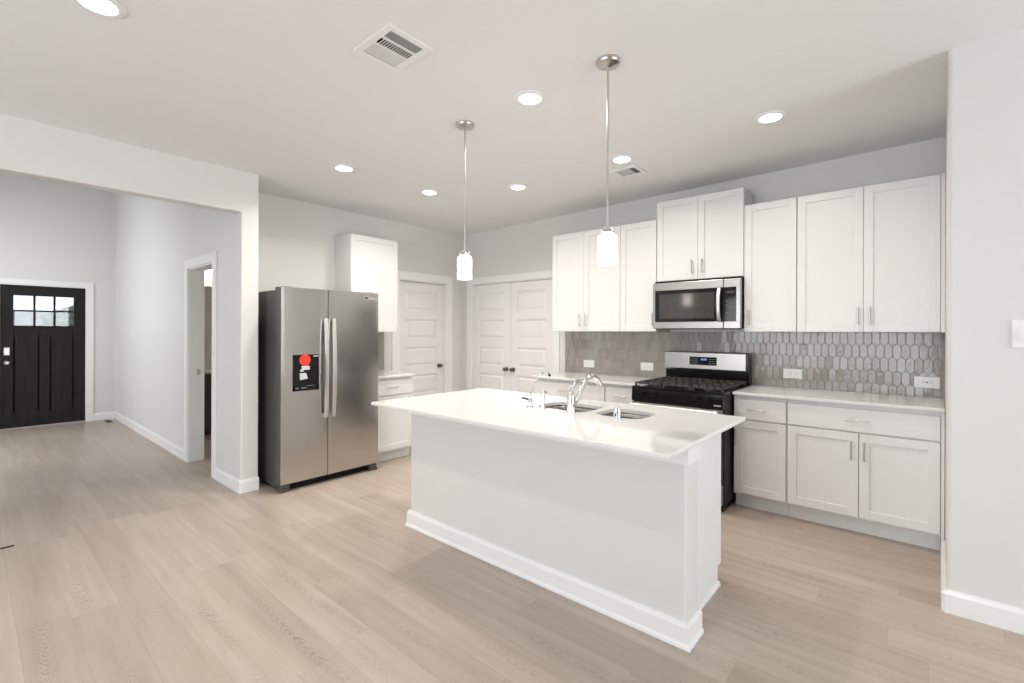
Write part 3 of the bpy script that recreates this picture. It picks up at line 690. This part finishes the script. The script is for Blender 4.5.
for x0 in (0.012, FW-0.118): MB().box(x0, x0+0.08, FD+0.02, FD+0.16, 1.743, 1.772, 0.005).build('hinge_cover', DGREY, fr)

# ------------------------------------------------------------------ range
RX0, RX1, RY = -1.858, -1.109, 3.74
rg = thing('gas_range', 'black and stainless gas range between the base cabinets', 'stove', (RX0, YB-0.02, 0))
RW = RX1-RX0; RF = RY-(YB-0.02)
MB().mat(DARKP).box(0, RW, RF+0.035, 0, 0.06, 0.905, 0.003).build('body', BLACK, rg)
MB().box(0.02, RW-0.02, RF+0.07, -0.03, 0.0, 0.06).build('plinth', DARKP, rg)
# cooktop and grates
mb = MB(); mb.box(0, RW, RF+0.002, -0.10, 0.905, 0.925, 0.004); mb.build('cooktop', BLACK, rg)
for gx0, gx1 in ((0.012, RW/3-0.004), (RW/3+0.004, 2*RW/3-0.004), (2*RW/3+0.004, RW-0.012)):
    mb = MB(); gy0, gy1 = RF+0.035, -0.125; zt = 0.958
    for a, c, e, f in ((gx0, gx1, gy0, gy0+0.014), (gx0, gx1, gy1-0.014, gy1), (gx0, gx0+0.014, gy0, gy1), (gx1-0.014, gx1, gy0, gy1)): mb.box(a, c, e, f, zt-0.016, zt, 0.003)
    for k in range(1, 4): q = gx0+(gx1-gx0)*k/4; mb.box(q-0.006, q+0.006, gy0, gy1, zt-0.013, zt-0.001)
    for k in (1, 2, 3): q = gy0+(gy1-gy0)*k/4; mb.box(gx0, gx1, q-0.006, q+0.006, zt-0.013, zt-0.001)
    for a in (gx0, gx1-0.014):
        for e in (gy0, gy1-0.014): mb.box(a, a+0.014, e, e+0.014, 0.924, zt-0.01)
    mb.build('grate', IRON, rg)
for bx_, by_ in ((0.15, RF+0.17), (0.15, -0.24), (RW/2, RF+0.30), (RW-0.15, RF+0.17), (RW-0.15, -0.24)):
    MB().lathe([(0.052, 0.924), (0.050, 0.930), (0.035, 0.932), (0.034, 0.940), (0.0, 0.941)], (bx_, by_, 0), 'z', 24).build('burner', IRON, rg)
# front control panel with knobs
mb = MB(); mb.prism([(RF+0.002, 0.80), (RF-0.004, 0.81), (RF+0.004, 0.912), (RF+0.012, 0.918), (RF+0.045, 0.918), (RF+0.045, 0.80)], 'x', 0, RW, 0.002); cp = mb.build('control_panel', BLACK, rg)
for kx in (0.105, 0.200, RW-0.215, RW-0.110):
    mb = MB(); mb.lathe([(0.024, RF+0.002), (0.024, RF-0.010), (0.019, RF-0.014), (0.017, RF-0.032), (0.0, RF-0.034)], (kx, 0, 0.872), 'y', 24); mb.box(kx-0.003, kx+0.003, RF-0.040, RF-0.030, 0.855, 0.889, 0.001)
    mb.build('knob', BGLASS, cp)
mb = MB()
for k in range(5): mb.box(RW-0.066+k*0.011, RW-0.058+k*0.011, RF-0.0035, RF+0.003, 0.822, 0.830)
mb.build('emblem', SILVERP, cp)
# oven door
mb = MB().mat(BLACK); mb.box(0.004, RW-0.004, RF, RF+0.034, 0.225, 0.794, 0.004)
mb.mat(STEEL2); mb.box(0.004, RW-0.004, RF-0.004, RF+0.004, 0.655, 0.792, 0.002)
mb.mat(MGLASS); mb.box(0.10, RW-0.10, RF-0.003, RF+0.002, 0.32, 0.62, 0.002)
od = mb.build('oven_door', None, rg)
mb = MB(); mb.tube([(0.02, RF-0.055, 0.775), (RW-0.02, RF-0.055, 0.775)], 0.0135, 14)
for q in (0.06, RW-0.06): mb.box(q-0.012, q+0.012, RF-0.055, RF, 0.765, 0.785, 0.003)
mb.build('handle', STEELH, od)
MB().mat(STEEL2).box(0.004, RW-0.004, RF, RF+0.034, 0.065, 0.215, 0.004).build('drawer', None, rg)
# backguard
mb = MB().mat(BLACK); mb.box(-0.004+0.004, RW, -0.10, 0.0, 0.905, 1.20, 0.004); bgd = mb.build('backguard', BLACK, rg)
mb = MB(); mb.prism([(-0.104, 1.032), (-0.112, 1.045), (-0.106, 1.195), (-0.098, 1.203), (-0.060, 1.203), (-0.060, 1.032)], 'x', -0.012, RW-0.022, 0.004); mb.build('control_fascia', STEEL2, bgd)
mb = MB().mat(BGLASS); mb.box(0.235, 0.480, -0.114, -0.104, 1.082, 1.158, 0.002)
mb.mat(BLUE)
for k, q in enumerate((0.342, 0.354, 0.370, 0.382)):
    mb.box(q, q+0.008, -0.1146, -0.1135, 1.128, 1.1305); mb.box(q, q+0.008, -0.1146, -0.1135, 1.140, 1.1425); mb.box(q, q+0.002, -0.1146, -0.1135, 1.128, 1.1425); mb.box(q+0.006, q+0.008, -0.1146, -0.1135, 1.128, 1.1425)
mb.mat(GREYP)
for k in range(4):
    for j in range(3):
        for q0 in (0.252, 0.412): mb.box(q0+k*0.016, q0+k*0.016+0.007, -0.1146, -0.1135, 1.098+j*0.019, 1.102+j*0.019)
mb.build('clock_display', None, bgd)

# ------------------------------------------------------------------ microwave
MX0, MX1, MYF, MZ0, MZ1 = -1.866, -1.104, 4.18, 1.420, 1.840
mw = thing('microwave', 'stainless over-the-range microwave with a black glass window', 'microwave', (MX0, YB, 0))
MW = MX1-MX0; MF = MYF-YB
MB().box(0.002, MW-0.002, MF+0.04, -0.012, MZ0+0.002, MZ1+0.018, 0.002).build('body', DARKP, mw)
mb = MB().mat(STEEL2); KX = MW-0.155
mb.box(0, KX+0.02, MF, MF+0.042, MZ1-0.072, MZ1, 0.004); mb.box(0, KX+0.02, MF, MF+0.042, MZ0, MZ0+0.060, 0.004); mb.box(0, 0.022, MF, MF+0.042, MZ0+0.058, MZ1-0.070, 0.002)
mb.mat(BGLASS); mb.box(0.022, KX+0.02, MF+0.002, MF+0.04, MZ0+0.060, MZ1-0.072)
mb.mat(MGLASS); mb.box(0.062, KX-0.055, MF+0.001, MF+0.006, MZ0+0.090, MZ1-0.105)
md = mb.build('door', None, mw)
mb = MB(); pts = [(KX-0.012, MF-0.008-0.034*math.sin(PI*i/20)**0.7, MZ0+0.066+(MZ1-MZ0-0.144)*i/20) for i in range(21)]
mb.tube(pts, 0.014, 12, True, (1.15, 0.7)); mb.build('handle', STEELH, md)
mb = MB().mat(STEEL2); mb.box(KX+0.022, MW, MF, MF+0.042, MZ1-0.072, MZ1, 0.004); mb.box(KX+0.022, MW, MF, MF+0.042, MZ0, MZ0+0.060, 0.004); mb.box(MW-0.034, MW, MF, MF+0.042, MZ0+0.058, MZ1-0.070, 0.002)
mb.mat(BGLASS); mb.box(KX+0.022, MW-0.034, MF+0.002, MF+0.04, MZ0+0.060, MZ1-0.072); kp = mb.build('control_panel', None, mw)
for j in range(4):
    for k in range(3): MB().box(KX+0.040+k*0.027, KX+0.055+k*0.027, MF+0.0005, MF+0.004, MZ0+0.125+j*0.032, MZ0+0.138+j*0.032).build('button', DGREY, kp)
for k in range(3): MB().box(KX+0.038+k*0.028, KX+0.056+k*0.028, MF+0.0005, MF+0.004, MZ0+0.082, MZ0+0.094).build('button', DGREY, kp)
MB().box(KX+0.045, KX+0.105, MF+0.0005, MF+0.004, MZ1-0.122, MZ1-0.102).build('display', MGLASS, kp)
mb = MB(); mb.box(0.05, MW-0.05, MF+0.05, MF+0.25, MZ0-0.006, MZ0+0.004)
mb.build('vent_grille', DARKP, mw)

# ------------------------------------------------------------------ island
IX0, IX1, IY0, IY1, IZ = -2.738, -0.714, 1.746, 2.812, 0.919
IT = 0.021
PWX0, PWX1, PWY0, PWY1 = -2.737, -0.766, 2.069, 2.222
CX0, CX1, CY1 = -2.715, -0.836, 2.772
isl = thing('kitchen_island', 'grey-painted kitchen island base under the white quartz top', 'kitchen island', ((IX0+IX1)/2, 2.3, 0))
ox, oy = (IX0+IX1)/2, 2.3
def L(mb): 
    for v in mb.bm.verts: v.co.x -= ox; v.co.y -= oy
    return mb
L(MB().box(PWX0, PWX1, PWY0, PWY1, 0, IZ-IT-0.0005, 0.010)).build('pony_wall', WALL, isl)
mb = MB()
def ring(mb, prof, x0, x1, y0, y1):
    """moulding wrapped round three sides (left, front, right) with mitred corners"""
    b = bmesh.new(); n = len(prof); rows = []
    for cx_, cy_, sx, sy in ((x0, y1, -1, 0), (x0, y0, -1, -1), (x1, y0, 1, -1), (x1, y1, 1, 0)):
        rows.append([b.verts.new((cx_+sx*p, cy_+sy*p, q)) for p, q in prof])
    for A, B in zip(rows, rows[1:]):
        for k in range(n): b.faces.new((A[k], B[k], B[(k+1) % n], A[(k+1) % n]))
    b.faces.new(rows[0]); b.faces.new(rows[-1]); bmesh.ops.recalc_face_normals(b, faces=b.faces[:]); mb._merge(b)
ring(mb, [(0, 0), (0.027, 0), (0.026, 0.012), (0.022, 0.020), (0.019, 0.024), (0.019, 0.092), (0.012, 0.104), (0.010, 0.112), (0, 0.112)], PWX0, PWX1, PWY0, PWY1+0.0); L(mb).build('baseboard', TRIM, isl)
mb = MB(); ring(mb, [(0, 0.802), (0.011, 0.802), (0.011, IZ-IT-0.0005), (0, IZ-IT-0.0005)], PWX0, PWX1, PWY0, PWY1); L(mb).build('top_trim', TRIM, isl)
mb = MB(); mb.box(CX0, CX1, PWY1, CY1-0.022, 0.10, 0.64); mb.box(CX0, CX1, PWY1, 2.300, 0.64, IZ-IT-0.0005); mb.box(CX0, -1.90, 2.300, CY1-0.022, 0.64, IZ-IT-0.0005); mb.box(-1.08, CX1, 2.300, CY1-0.022, 0.64, IZ-IT-0.0005); mb.box(-1.90, -1.08, 2.66, CY1-0.022, 0.64, IZ-IT-0.0005); mb.box(CX0, CX1, PWY1, CY1-0.085, 0, 0.10)
L(mb).build('cabinet_body', CAB, isl)
mb = MB(); mb.prism([(PWY1, 0), (CY1-0.078, 0), (CY1-0.078, 0.10), (CY1-0.022, 0.10), (CY1-0.022, IZ-IT-0.0005), (PWY1, IZ-IT-0.0005)], 'x', CX1, CX1+0.012, 0.001); L(mb).build('end_panel', CAB, isl)
mb = MB(); mb.prism([(CX1+0.012, 0), (CX1+0.026, 0), (CX1+0.024, 0.010), (CX1+0.016, 0.019), (CX1+0.012, 0.02)], 'y', PWY1, CY1-0.070); L(mb).build('shoe_moulding', CAB, isl)
nx = 4; wd_ = (CX1-CX0)/nx
for k in range(nx):
    s_ = shaker(0.004, wd_-0.004, 0.115, 0.865, 0); o = s_.build('door', CAB, isl); o.location = (CX0+wd_*(k+1)-ox, CY1-oy, 0); o.rotation_euler = (0, 0, PI)
    bar_handle(o, 0.05 if k % 2 else wd_-0.05, 0.75, 0)

# island top with two sink cut-outs
def rrect(x0, x1, y0, y1, r, n=6):
    out = []
    for cx_, cy_, a0 in ((x1-r, y1-r, 0), (x0+r, y1-r, PI/2), (x0+r, y0+r, PI), (x1-r, y0+r, 1.5*PI)):
        for k in range(n+1): a = a0+PI/2*k/n; out.append((cx_+r*math.cos(a), cy_+r*math.sin(a)))
    return out
BOWLS = [(-1.830, -1.461, 2.330, 2.605), (-1.409, -1.118, 2.330, 2.605)]
top = MB().box(IX0, IX1, IY0, IY1, IZ-IT, IZ, 0.005).build('countertop', QUARTZ)
for bw in BOWLS:
    cut = MB().prism(rrect(*bw, 0.075), 'z', IZ-0.1, IZ+0.1).build('cutter', QUARTZ)
    md_ = top.modifiers.new('b', 'BOOLEAN'); md_.operation = 'DIFFERENCE'; md_.solver = 'EXACT'; md_.object = cut
    dg = bpy.context.evaluated_depsgraph_get(); me = bpy.data.meshes.new_from_object(top.evaluated_get(dg))
    top.modifiers.clear(); top.data = me; bpy.data.objects.remove(cut)
tag(top, 'large white quartz island top with the double sink set in it', 'countertop')

sk = thing('kitchen_sink', 'stainless double-bowl undermount sink in the island top', 'sink', (-1.47, 2.468, 0.66))
for bw in BOWLS:
    b = bmesh.new(); rows = []
    for inset, z, r in ((-0.014, IZ-IT-0.0015, 0.085), (-0.002, IZ-IT-0.0015, 0.075), (0.003, IZ-0.05, 0.070), (0.012, IZ-0.205, 0.05), (0.035, IZ-0.222, 0.04), (0.12, IZ-0.226, 0.02)):
        x0, x1, y0, y1 = bw[0]+inset, bw[1]-inset, bw[2]+inset, bw[3]-inset
        rows.append([b.verts.new((p[0]+1.47, p[1]-2.468, z-0.66)) for p in rrect(x0, x1, y0, y1, r)])
    for A, B in zip(rows, rows[1:]):
        for k in range(len(A)): b.faces.new((A[k], A[(k+1) % len(A)], B[(k+1) % len(A)], B[k]))
    b.faces.new(rows[-1])
    bmesh.ops.recalc_face_normals(b, faces=b.faces[:])
    ff = max(b.faces, key=lambda f: -f.calc_center_median().z)
    if ff.normal.z < 0: bmesh.ops.reverse_faces(b, faces=b.faces[:])
    mb = MB(); mb._merge(b, True); bo = mb.build('bowl', SINKST, sk)
    so_ = bo.modifiers.new('thick', 'SOLIDIFY'); so_.thickness = 0.0015; so_.offset = -1
    cxm, cym = (bw[0]+bw[1])/2+1.47, (bw[2]+bw[3])/2-2.468
    MB().lathe([(0.052, IZ-0.2255-0.66), (0.050, IZ-0.2225-0.66), (0.036, IZ-0.223-0.66), (0.030, IZ-0.2245-0.66), (0.0, IZ-0.2245-0.66)], (cxm, cym, 0), 'z', 28).build('drain', CHROME, sk)

# faucet set
fa = thing('kitchen_faucet', 'tall chrome pull-out kitchen faucet in front of the left sink bowl', 'faucet', (-1.518, 2.287, IZ))
mb = MB(); mb.lathe([(0.027, 0), (0.027, 0.006), (0.023, 0.010), (0.022, 0.050), (0.0225, 0.052), (0.0225, 0.056), (0.022, 0.058), (0.022, 0.098), (0.020, 0.108), (0.013, 0.118), (0.0, 0.122)], (0, 0, 0), 'z', 28); mb.build('body', CHROME, fa)
mb = MB(); sp = smooth_path([(0, 0.012, 0.036), (0, 0.045, 0.055), (0, 0.095, 0.105), (0, 0.142, 0.160), (0, 0.185, 0.187), (0, 0.230, 0.194), (0, 0.280, 0.180), (0, 0.318, 0.150)]); nn = len(sp)
mb.tube(sp, [0.0130+0.0035*(i/(nn-1))**2 for i in range(nn)], 14); mb.build('spout', CHROME, fa)
mb = MB(); mb.tube([(0, 0.308, 0.159), (0, 0.328, 0.140)], [0.0175, 0.018], 14); mb.build('spray_head', CHROME, fa)
mb = MB(); lv = smooth_path([(0, 0.0, 0.112), (0, 0.022, 0.146), (0, 0.050, 0.172), (0, 0.085, 0.182), (0, 0.130, 0.176)]); nn = len(lv)
mb.tube(lv, [0.012-0.004*(i/(nn-1)) for i in range(nn)], 12); mb.build('lever', CHROME, fa)

wf = thing('drinking_water_faucet', 'slim arched chrome drinking-water tap at the left end of the sink', 'faucet', (-1.808, 2.270, IZ))
mb = MB(); mb.lathe([(0.024, 0), (0.024, 0.005), (0.015, 0.010), (0.013, 0.048), (0.009, 0.056), (0.0, 0.058)], (0, 0, 0), 'z', 24); mb.build('body', CHROME, wf)
mb = MB(); mb.tube(smooth_path([(0, 0.0, 0.045), (0, 0.004, 0.075), (0, 0.030, 0.120), (0, 0.076, 0.166), (0, 0.125, 0.205), (0, 0.158, 0.213), (0, 0.185, 0.205), (0, 0.200, 0.190)]), 0.0048, 10); mb.build('spout', CHROME, wf)
MB().tube([(0, 0.196, 0.195), (0, 0.206, 0.181)], 0.0072, 10).build('spout_tip', DARKP, wf)
mb = MB(); mb.tube([(0, -0.004, 0.048), (-0.030, -0.014, 0.056), (-0.048, -0.020, 0.058)], [0.005, 0.005, 0.004], 10); mb.build('lever', DARKP, wf)

sd = thing('soap_dispenser', 'slender chrome soap pump between the two taps', 'soap dispenser', (-1.716, 2.279, IZ))
mb = MB(); mb.lathe([(0.022, 0), (0.022, 0.005), (0.014, 0.012), (0.0125, 0.055), (0.011, 0.075), (0.010, 0.090), (0.0, 0.092)], (0, 0, 0), 'z', 24); mb.build('body', CHROME, sd)
mb = MB(); mb.tube(smooth_path([(0, 0, 0.085), (0, 0.006, 0.102), (0, 0.020, 0.104), (0, 0.032, 0.092)]), [0.0085]*24+[0.007], 10); mb.build('pump_nozzle', CHROME, sd)
ag = thing('air_gap_cap', 'short chrome cylinder in front of the right sink bowl', 'sink fitting', (-1.219, 2.285, IZ))
MB().lathe([(0.0225, 0), (0.0225, 0.004), (0.0205, 0.007), (0.0205, 0.056), (0.018, 0.064), (0.0, 0.066)], (0, 0, 0), 'z', 28).build('cap', CHROME, ag)
MB().box(-0.004, 0.004, -0.0212, -0.019, 0.018, 0.030, 0.001).build('vent_slot', DARKP, ag)

# ------------------------------------------------------------------ pendants and ceiling fittings
def on_ceiling(x, y):
    k = 1.0
    for _ in range(5): k = (ZCX(x*k)-CAMH)/(ZC-CAMH)
    return (x*k, y*k, ZCX(x*k))
def pendant(label, x, y):
    x, y, ZC = on_ceiling(x, y)
    r = thing('pendant_light', label, 'pendant light', (x, y, ZC), 0, 'pendants over the island')
    MB().lathe([(0.0, 0.0), (0.062, 0.0), (0.063, -0.012), (0.058, -0.020), (0.030, -0.026), (0.012, -0.034), (0.0, -0.035)], (0, 0, 0), 'z', 36).build('canopy', NICKEL, r)
    MB().tube([(0, 0, -0.03), (0, 0, 1.935-ZC)], 0.0055, 12).build('rod', NICKEL, r)
    mb = MB(); mb.lathe([(0.0, 1.940-ZC), (0.012, 1.938-ZC), (0.014, 1.915-ZC), (0.030, 1.910-ZC), (0.034, 1.903-ZC), (0.034, 1.897-ZC), (0.0, 1.896-ZC)], (0, 0, 0), 'z', 28)
    for k in range(3):
        a = 2*PI*k/3+0.5; mb.tube([(0.012*math.cos(a), 0.012*math.sin(a), 1.925-ZC), (0.030*math.cos(a), 0.030*math.sin(a), 1.921-ZC), (0.040*math.cos(a), 0.040*math.sin(a), 1.900-ZC)], 0.0035, 8)
    mb.build('shade_holder', NICKEL, r)
    sh = MB().mat(SHADE).lathe([(0.0, 1.888-ZC), (0.042, 1.887-ZC), (0.0465, 1.880-ZC), (0.0475, 1.868-ZC), (0.0475, 1.739-ZC), (0.045, 1.7365-ZC)], (0, 0, 0), 'z', 36)
    sh.mat(SHADEB).lathe([(0.0452, 1.7363-ZC), (0.044, 1.745-ZC), (0.0, 1.746-ZC)], (0, 0, 0), 'z', 36)
    sh.build('shade', None, r)
pendant('glowing white cylinder pendant over the right sink bowl end of the island', -1.1745, 2.093)
pendant('glowing white cylinder pendant over the refrigerator end of the island', -2.242, 2.123)

DL = [(-1.705, 2.131, 'glowing round downlight between the two pendants, the one nearer the camera'), (-0.701, 3.30, 'glowing round downlight in front of the right wall cabinets'),
      (-1.754, 3.351, 'glowing round downlight beside the small ceiling vent above the range'), (-2.837, 3.37, 'glowing round downlight in front of the left wall cabinets'),
      (-3.60, 2.938, 'glowing round downlight nearest the single door, left of the far pendant'), (-3.615, 2.043, 'glowing round downlight in front of the refrigerator'),
      (-2.577, 0.351, 'glowing round downlight nearest the camera at the top left')]
first = None
DW = [1.15, 0.66, 0.75, 0.8, 1.3, 1.55, 1.15]
for (x0, y0, lab), dim in zip(DL, DW):
    x, y, zc = on_ceiling(x0, y0)
    if first is None:
        first = thing('downlight', lab, 'ceiling light', (x, y, zc), 0, 'recessed ceiling downlights')
        MB().lathe([(0.066, 0.0), (0.095, 0.0), (0.094, -0.004), (0.074, -0.010), (0.066, -0.008), (0.066, 0.0)], (0, 0, 0), 'z', 40).build('trim_ring', TRIM, first)
        MB().lathe([(0.067, -0.0005), (0.067, -0.006), (0.0, -0.008)], (0, 0, 0), 'z', 40).build('lens', LENS, first)
    else: dup(first, (x, y, zc), lab)
    lo = area('downlight_beam', (x, y, zc-0.012), (0, 0, 0), 0.13, 0.13, P_DOWN*dim, (1.0, 0.94, 0.86), 150, 'DISK')

# ceiling vents
def vent(label, cx_, cy_, w_, d_):
    r = thing('ceiling_vent', label, 'air vent', on_ceiling(cx_, cy_)); r.rotation_euler = (0, -SL, 0)
    mb = MB(); fr_ = 0.035
    for a, c, e, f in ((-w_/2, w_/2, -d_/2, -d_/2+fr_), (-w_/2, w_/2, d_/2-fr_, d_/2), (-w_/2, -w_/2+fr_, -d_/2+fr_, d_/2-fr_), (w_/2-fr_, w_/2, -d_/2+fr_, d_/2-fr_)): mb.box(a, c, e, f, -0.008, 0.0, 0.002)
    mb.build('frame', TRIM, r)
    MB().box(-w_/2+0.02, w_/2-0.02, -d_/2+0.02, d_/2-0.02, -0.0015, 0.0).build('duct_opening', DARKP, r)
    return r
def blade(parent, x0, x1, y0, y1):
    """one slightly tipped louvre blade"""
    mb = MB(); along_x = (x1-x0) > (y1-y0)
    if along_x: mb.prism([(y0, -0.0050), (y0, -0.0038), (y1, -0.0060), (y1, -0.0072)], 'x', x0, x1)
    else: mb.prism([(x0, -0.0050), (x0, -0.0038), (x1, -0.0060), (x1, -0.0072)], 'y', y0, y1)
    return mb.build('louvre', TRIM, parent)
v1 = vent('large square white ceiling vent with dark louvres near the top of the view', -1.912, 1.334, 0.258, 0.304)
v1.rotation_euler = (SL, 0, -PI/2)
hx = 0.0945
for k in range(5): q = 0.110-0.0115*k; blade(v1, -hx, hx, q-0.0060, q)
for k in range(13): q = -hx+0.0005+0.0140*k; blade(v1, q, q+0.0068, -0.010, 0.044)
for k in range(7): q = -0.110+0.0135*k; blade(v1, -hx, hx, q, q+0.0128)
for q0, q1 in ((-0.0165, -0.0095), (0.044, 0.056)): MB().box(-hx, hx, q0, q1, -0.0072, -0.001).build('divider_bar', TRIM, v1)
v2 = vent('small white ceiling vent above the range', -1.850, 3.648, 0.245, 0.225)
for k in range(4): q = 0.046+0.0105*k; blade(v2, q, q+0.0040, -0.077, 0.077)
for k in range(13): q = -0.088+0.0100*k; blade(v2, q, q+0.0090, -0.077, 0.077)

# ------------------------------------------------------------------ foyer bits
rgst = thing('floor_register', 'small metal floor register in the foyer corner', 'air vent', (-9.30, 1.40, 0))
MB().box(-0.14, 0.14, -0.05, 0.05, 0.0, 0.006, 0.002).build('frame', GREYP, rgst)
mb = MB()
for k in range(12): mb.box(-0.12+k*0.021, -0.109+k*0.021, -0.035, 0.035, 0.005, 0.0075)
mb.build('grille', DARKP, rgst)
st = MB().box(-0.006, 0.006, -0.075, 0.068, 0.0005, 0.006, 0.001).build('floor_strip', DARKP); st.location = (-4.395, 0.13, 0)
tag(st, 'thin dark strip lying on the floor at the far left edge', 'strip')

# powder room seen through the narrow doorway
vn = thing('bathroom_vanity', 'dark wood vanity with a pale top in the powder room', 'vanity', (-7.597, 1.95, 0))
mb = MB(); mb.box(0, 0.50, 0, 0.95, 0.08, 0.82, 0.002); mb.box(0, 0.44, 0, 0.95, 0, 0.08); mb.build('body', BROWN, vn)
for a, c in ((0.02, 0.47), (0.48, 0.93)): MB().box(0.50, 0.518, a, c, 0.11, 0.79, 0.003).build('door', BROWN, vn)
mb = MB(); mb.box(0, 0.54, -0.02, 0.97, 0.82, 0.85, 0.004); mb.build('top', QUARTZ, vn)
mb = MB(); mb.lathe([(0.024, 0.85), (0.020, 0.86), (0.018, 0.94), (0, 0.945)], (0.10, 0.45, 0), 'z', 20); mb.tube(smooth_path([(0.10, 0.45, 0.92), (0.15, 0.45, 0.955), (0.22, 0.45, 0.935)]), 0.010, 10); mb.build('tap', CHROME, vn)
mr = MB().box(-7.598, -7.585, 2.06, 2.80, 1.02, 2.02, 0.002).build('wall_mirror', MIRROR); tag(mr, 'frameless mirror above the powder room vanity', 'mirror')
vl = thing('vanity_light', 'warm glowing light bar above the powder room mirror', 'wall light', (-7.598, 2.43, 2.25))
MB().box(0, 0.03, -0.32, 0.32, -0.05, 0.05, 0.004).build('back_plate', NICKEL, vl)
for q in (-0.24, 0, 0.24): MB().lathe([(0.0, -0.10), (0.058, -0.10), (0.05, 0.06), (0.0, 0.06)], (0.10, q, 0), 'z', 24).build('shade', VLAMP, vl)

# outside, seen through the front door panes
struct(MB().box(-160, -10.2, -80, 80, -0.45, -0.30).build('ground_outside', GRASS), 'pale paving outside the front door', 'ground')
hs = thing('neighbour_house', 'grey-roofed house across the street seen through the door panes', 'house', (-72, 1.5, -0.3))
MB().box(-4, 4, -6.5, 4.5, 0, 2.3).build('walls', BRICKW, hs)
MB().prism([(-4.6, 2.2), (4.6, 2.2), (0, 3.7)], 'y', -7.0, 5.0).build('roof', ROOF, hs)
for q in (-4.8, -1.0): MB().box(3.98, 4.06, q, q+1.4, 0.8, 1.9, 0.01).build('window', MGLASS, hs)
for i, (x, y, h_, lab) in enumerate(((-34, 3.4, 2.5, 'young tree right of the house across the street'), (-37, 0.6, 2.3, 'young tree in front of the house across the street'))):
    tr = thing('street_tree', lab, 'tree', (x, y, -0.3))
    MB().tube([(0, 0, 0), (0.05, 0, h_*0.4), (0, 0.05, h_*0.7)], [0.12, 0.09, 0.05], 10).build('trunk', BARK, tr)
    b = bmesh.new(); bmesh.ops.create_icosphere(b, subdivisions=4, radius=1.0)
    for v in b.verts:
        n_ = v.co.normalized(); k = 1+0.22*math.sin(5*n_.x+i)*math.sin(6*n_.y)+0.14*math.sin(13*n_.z+4*n_.x)+random.uniform(-.06, .06)
        v.co = Vector((n_.x*k*h_*0.36, n_.y*k*h_*0.36, h_*0.72+n_.z*k*h_*0.40))
    mb = MB(); mb._merge(b, False); mb.build('crown', LEAF, tr)
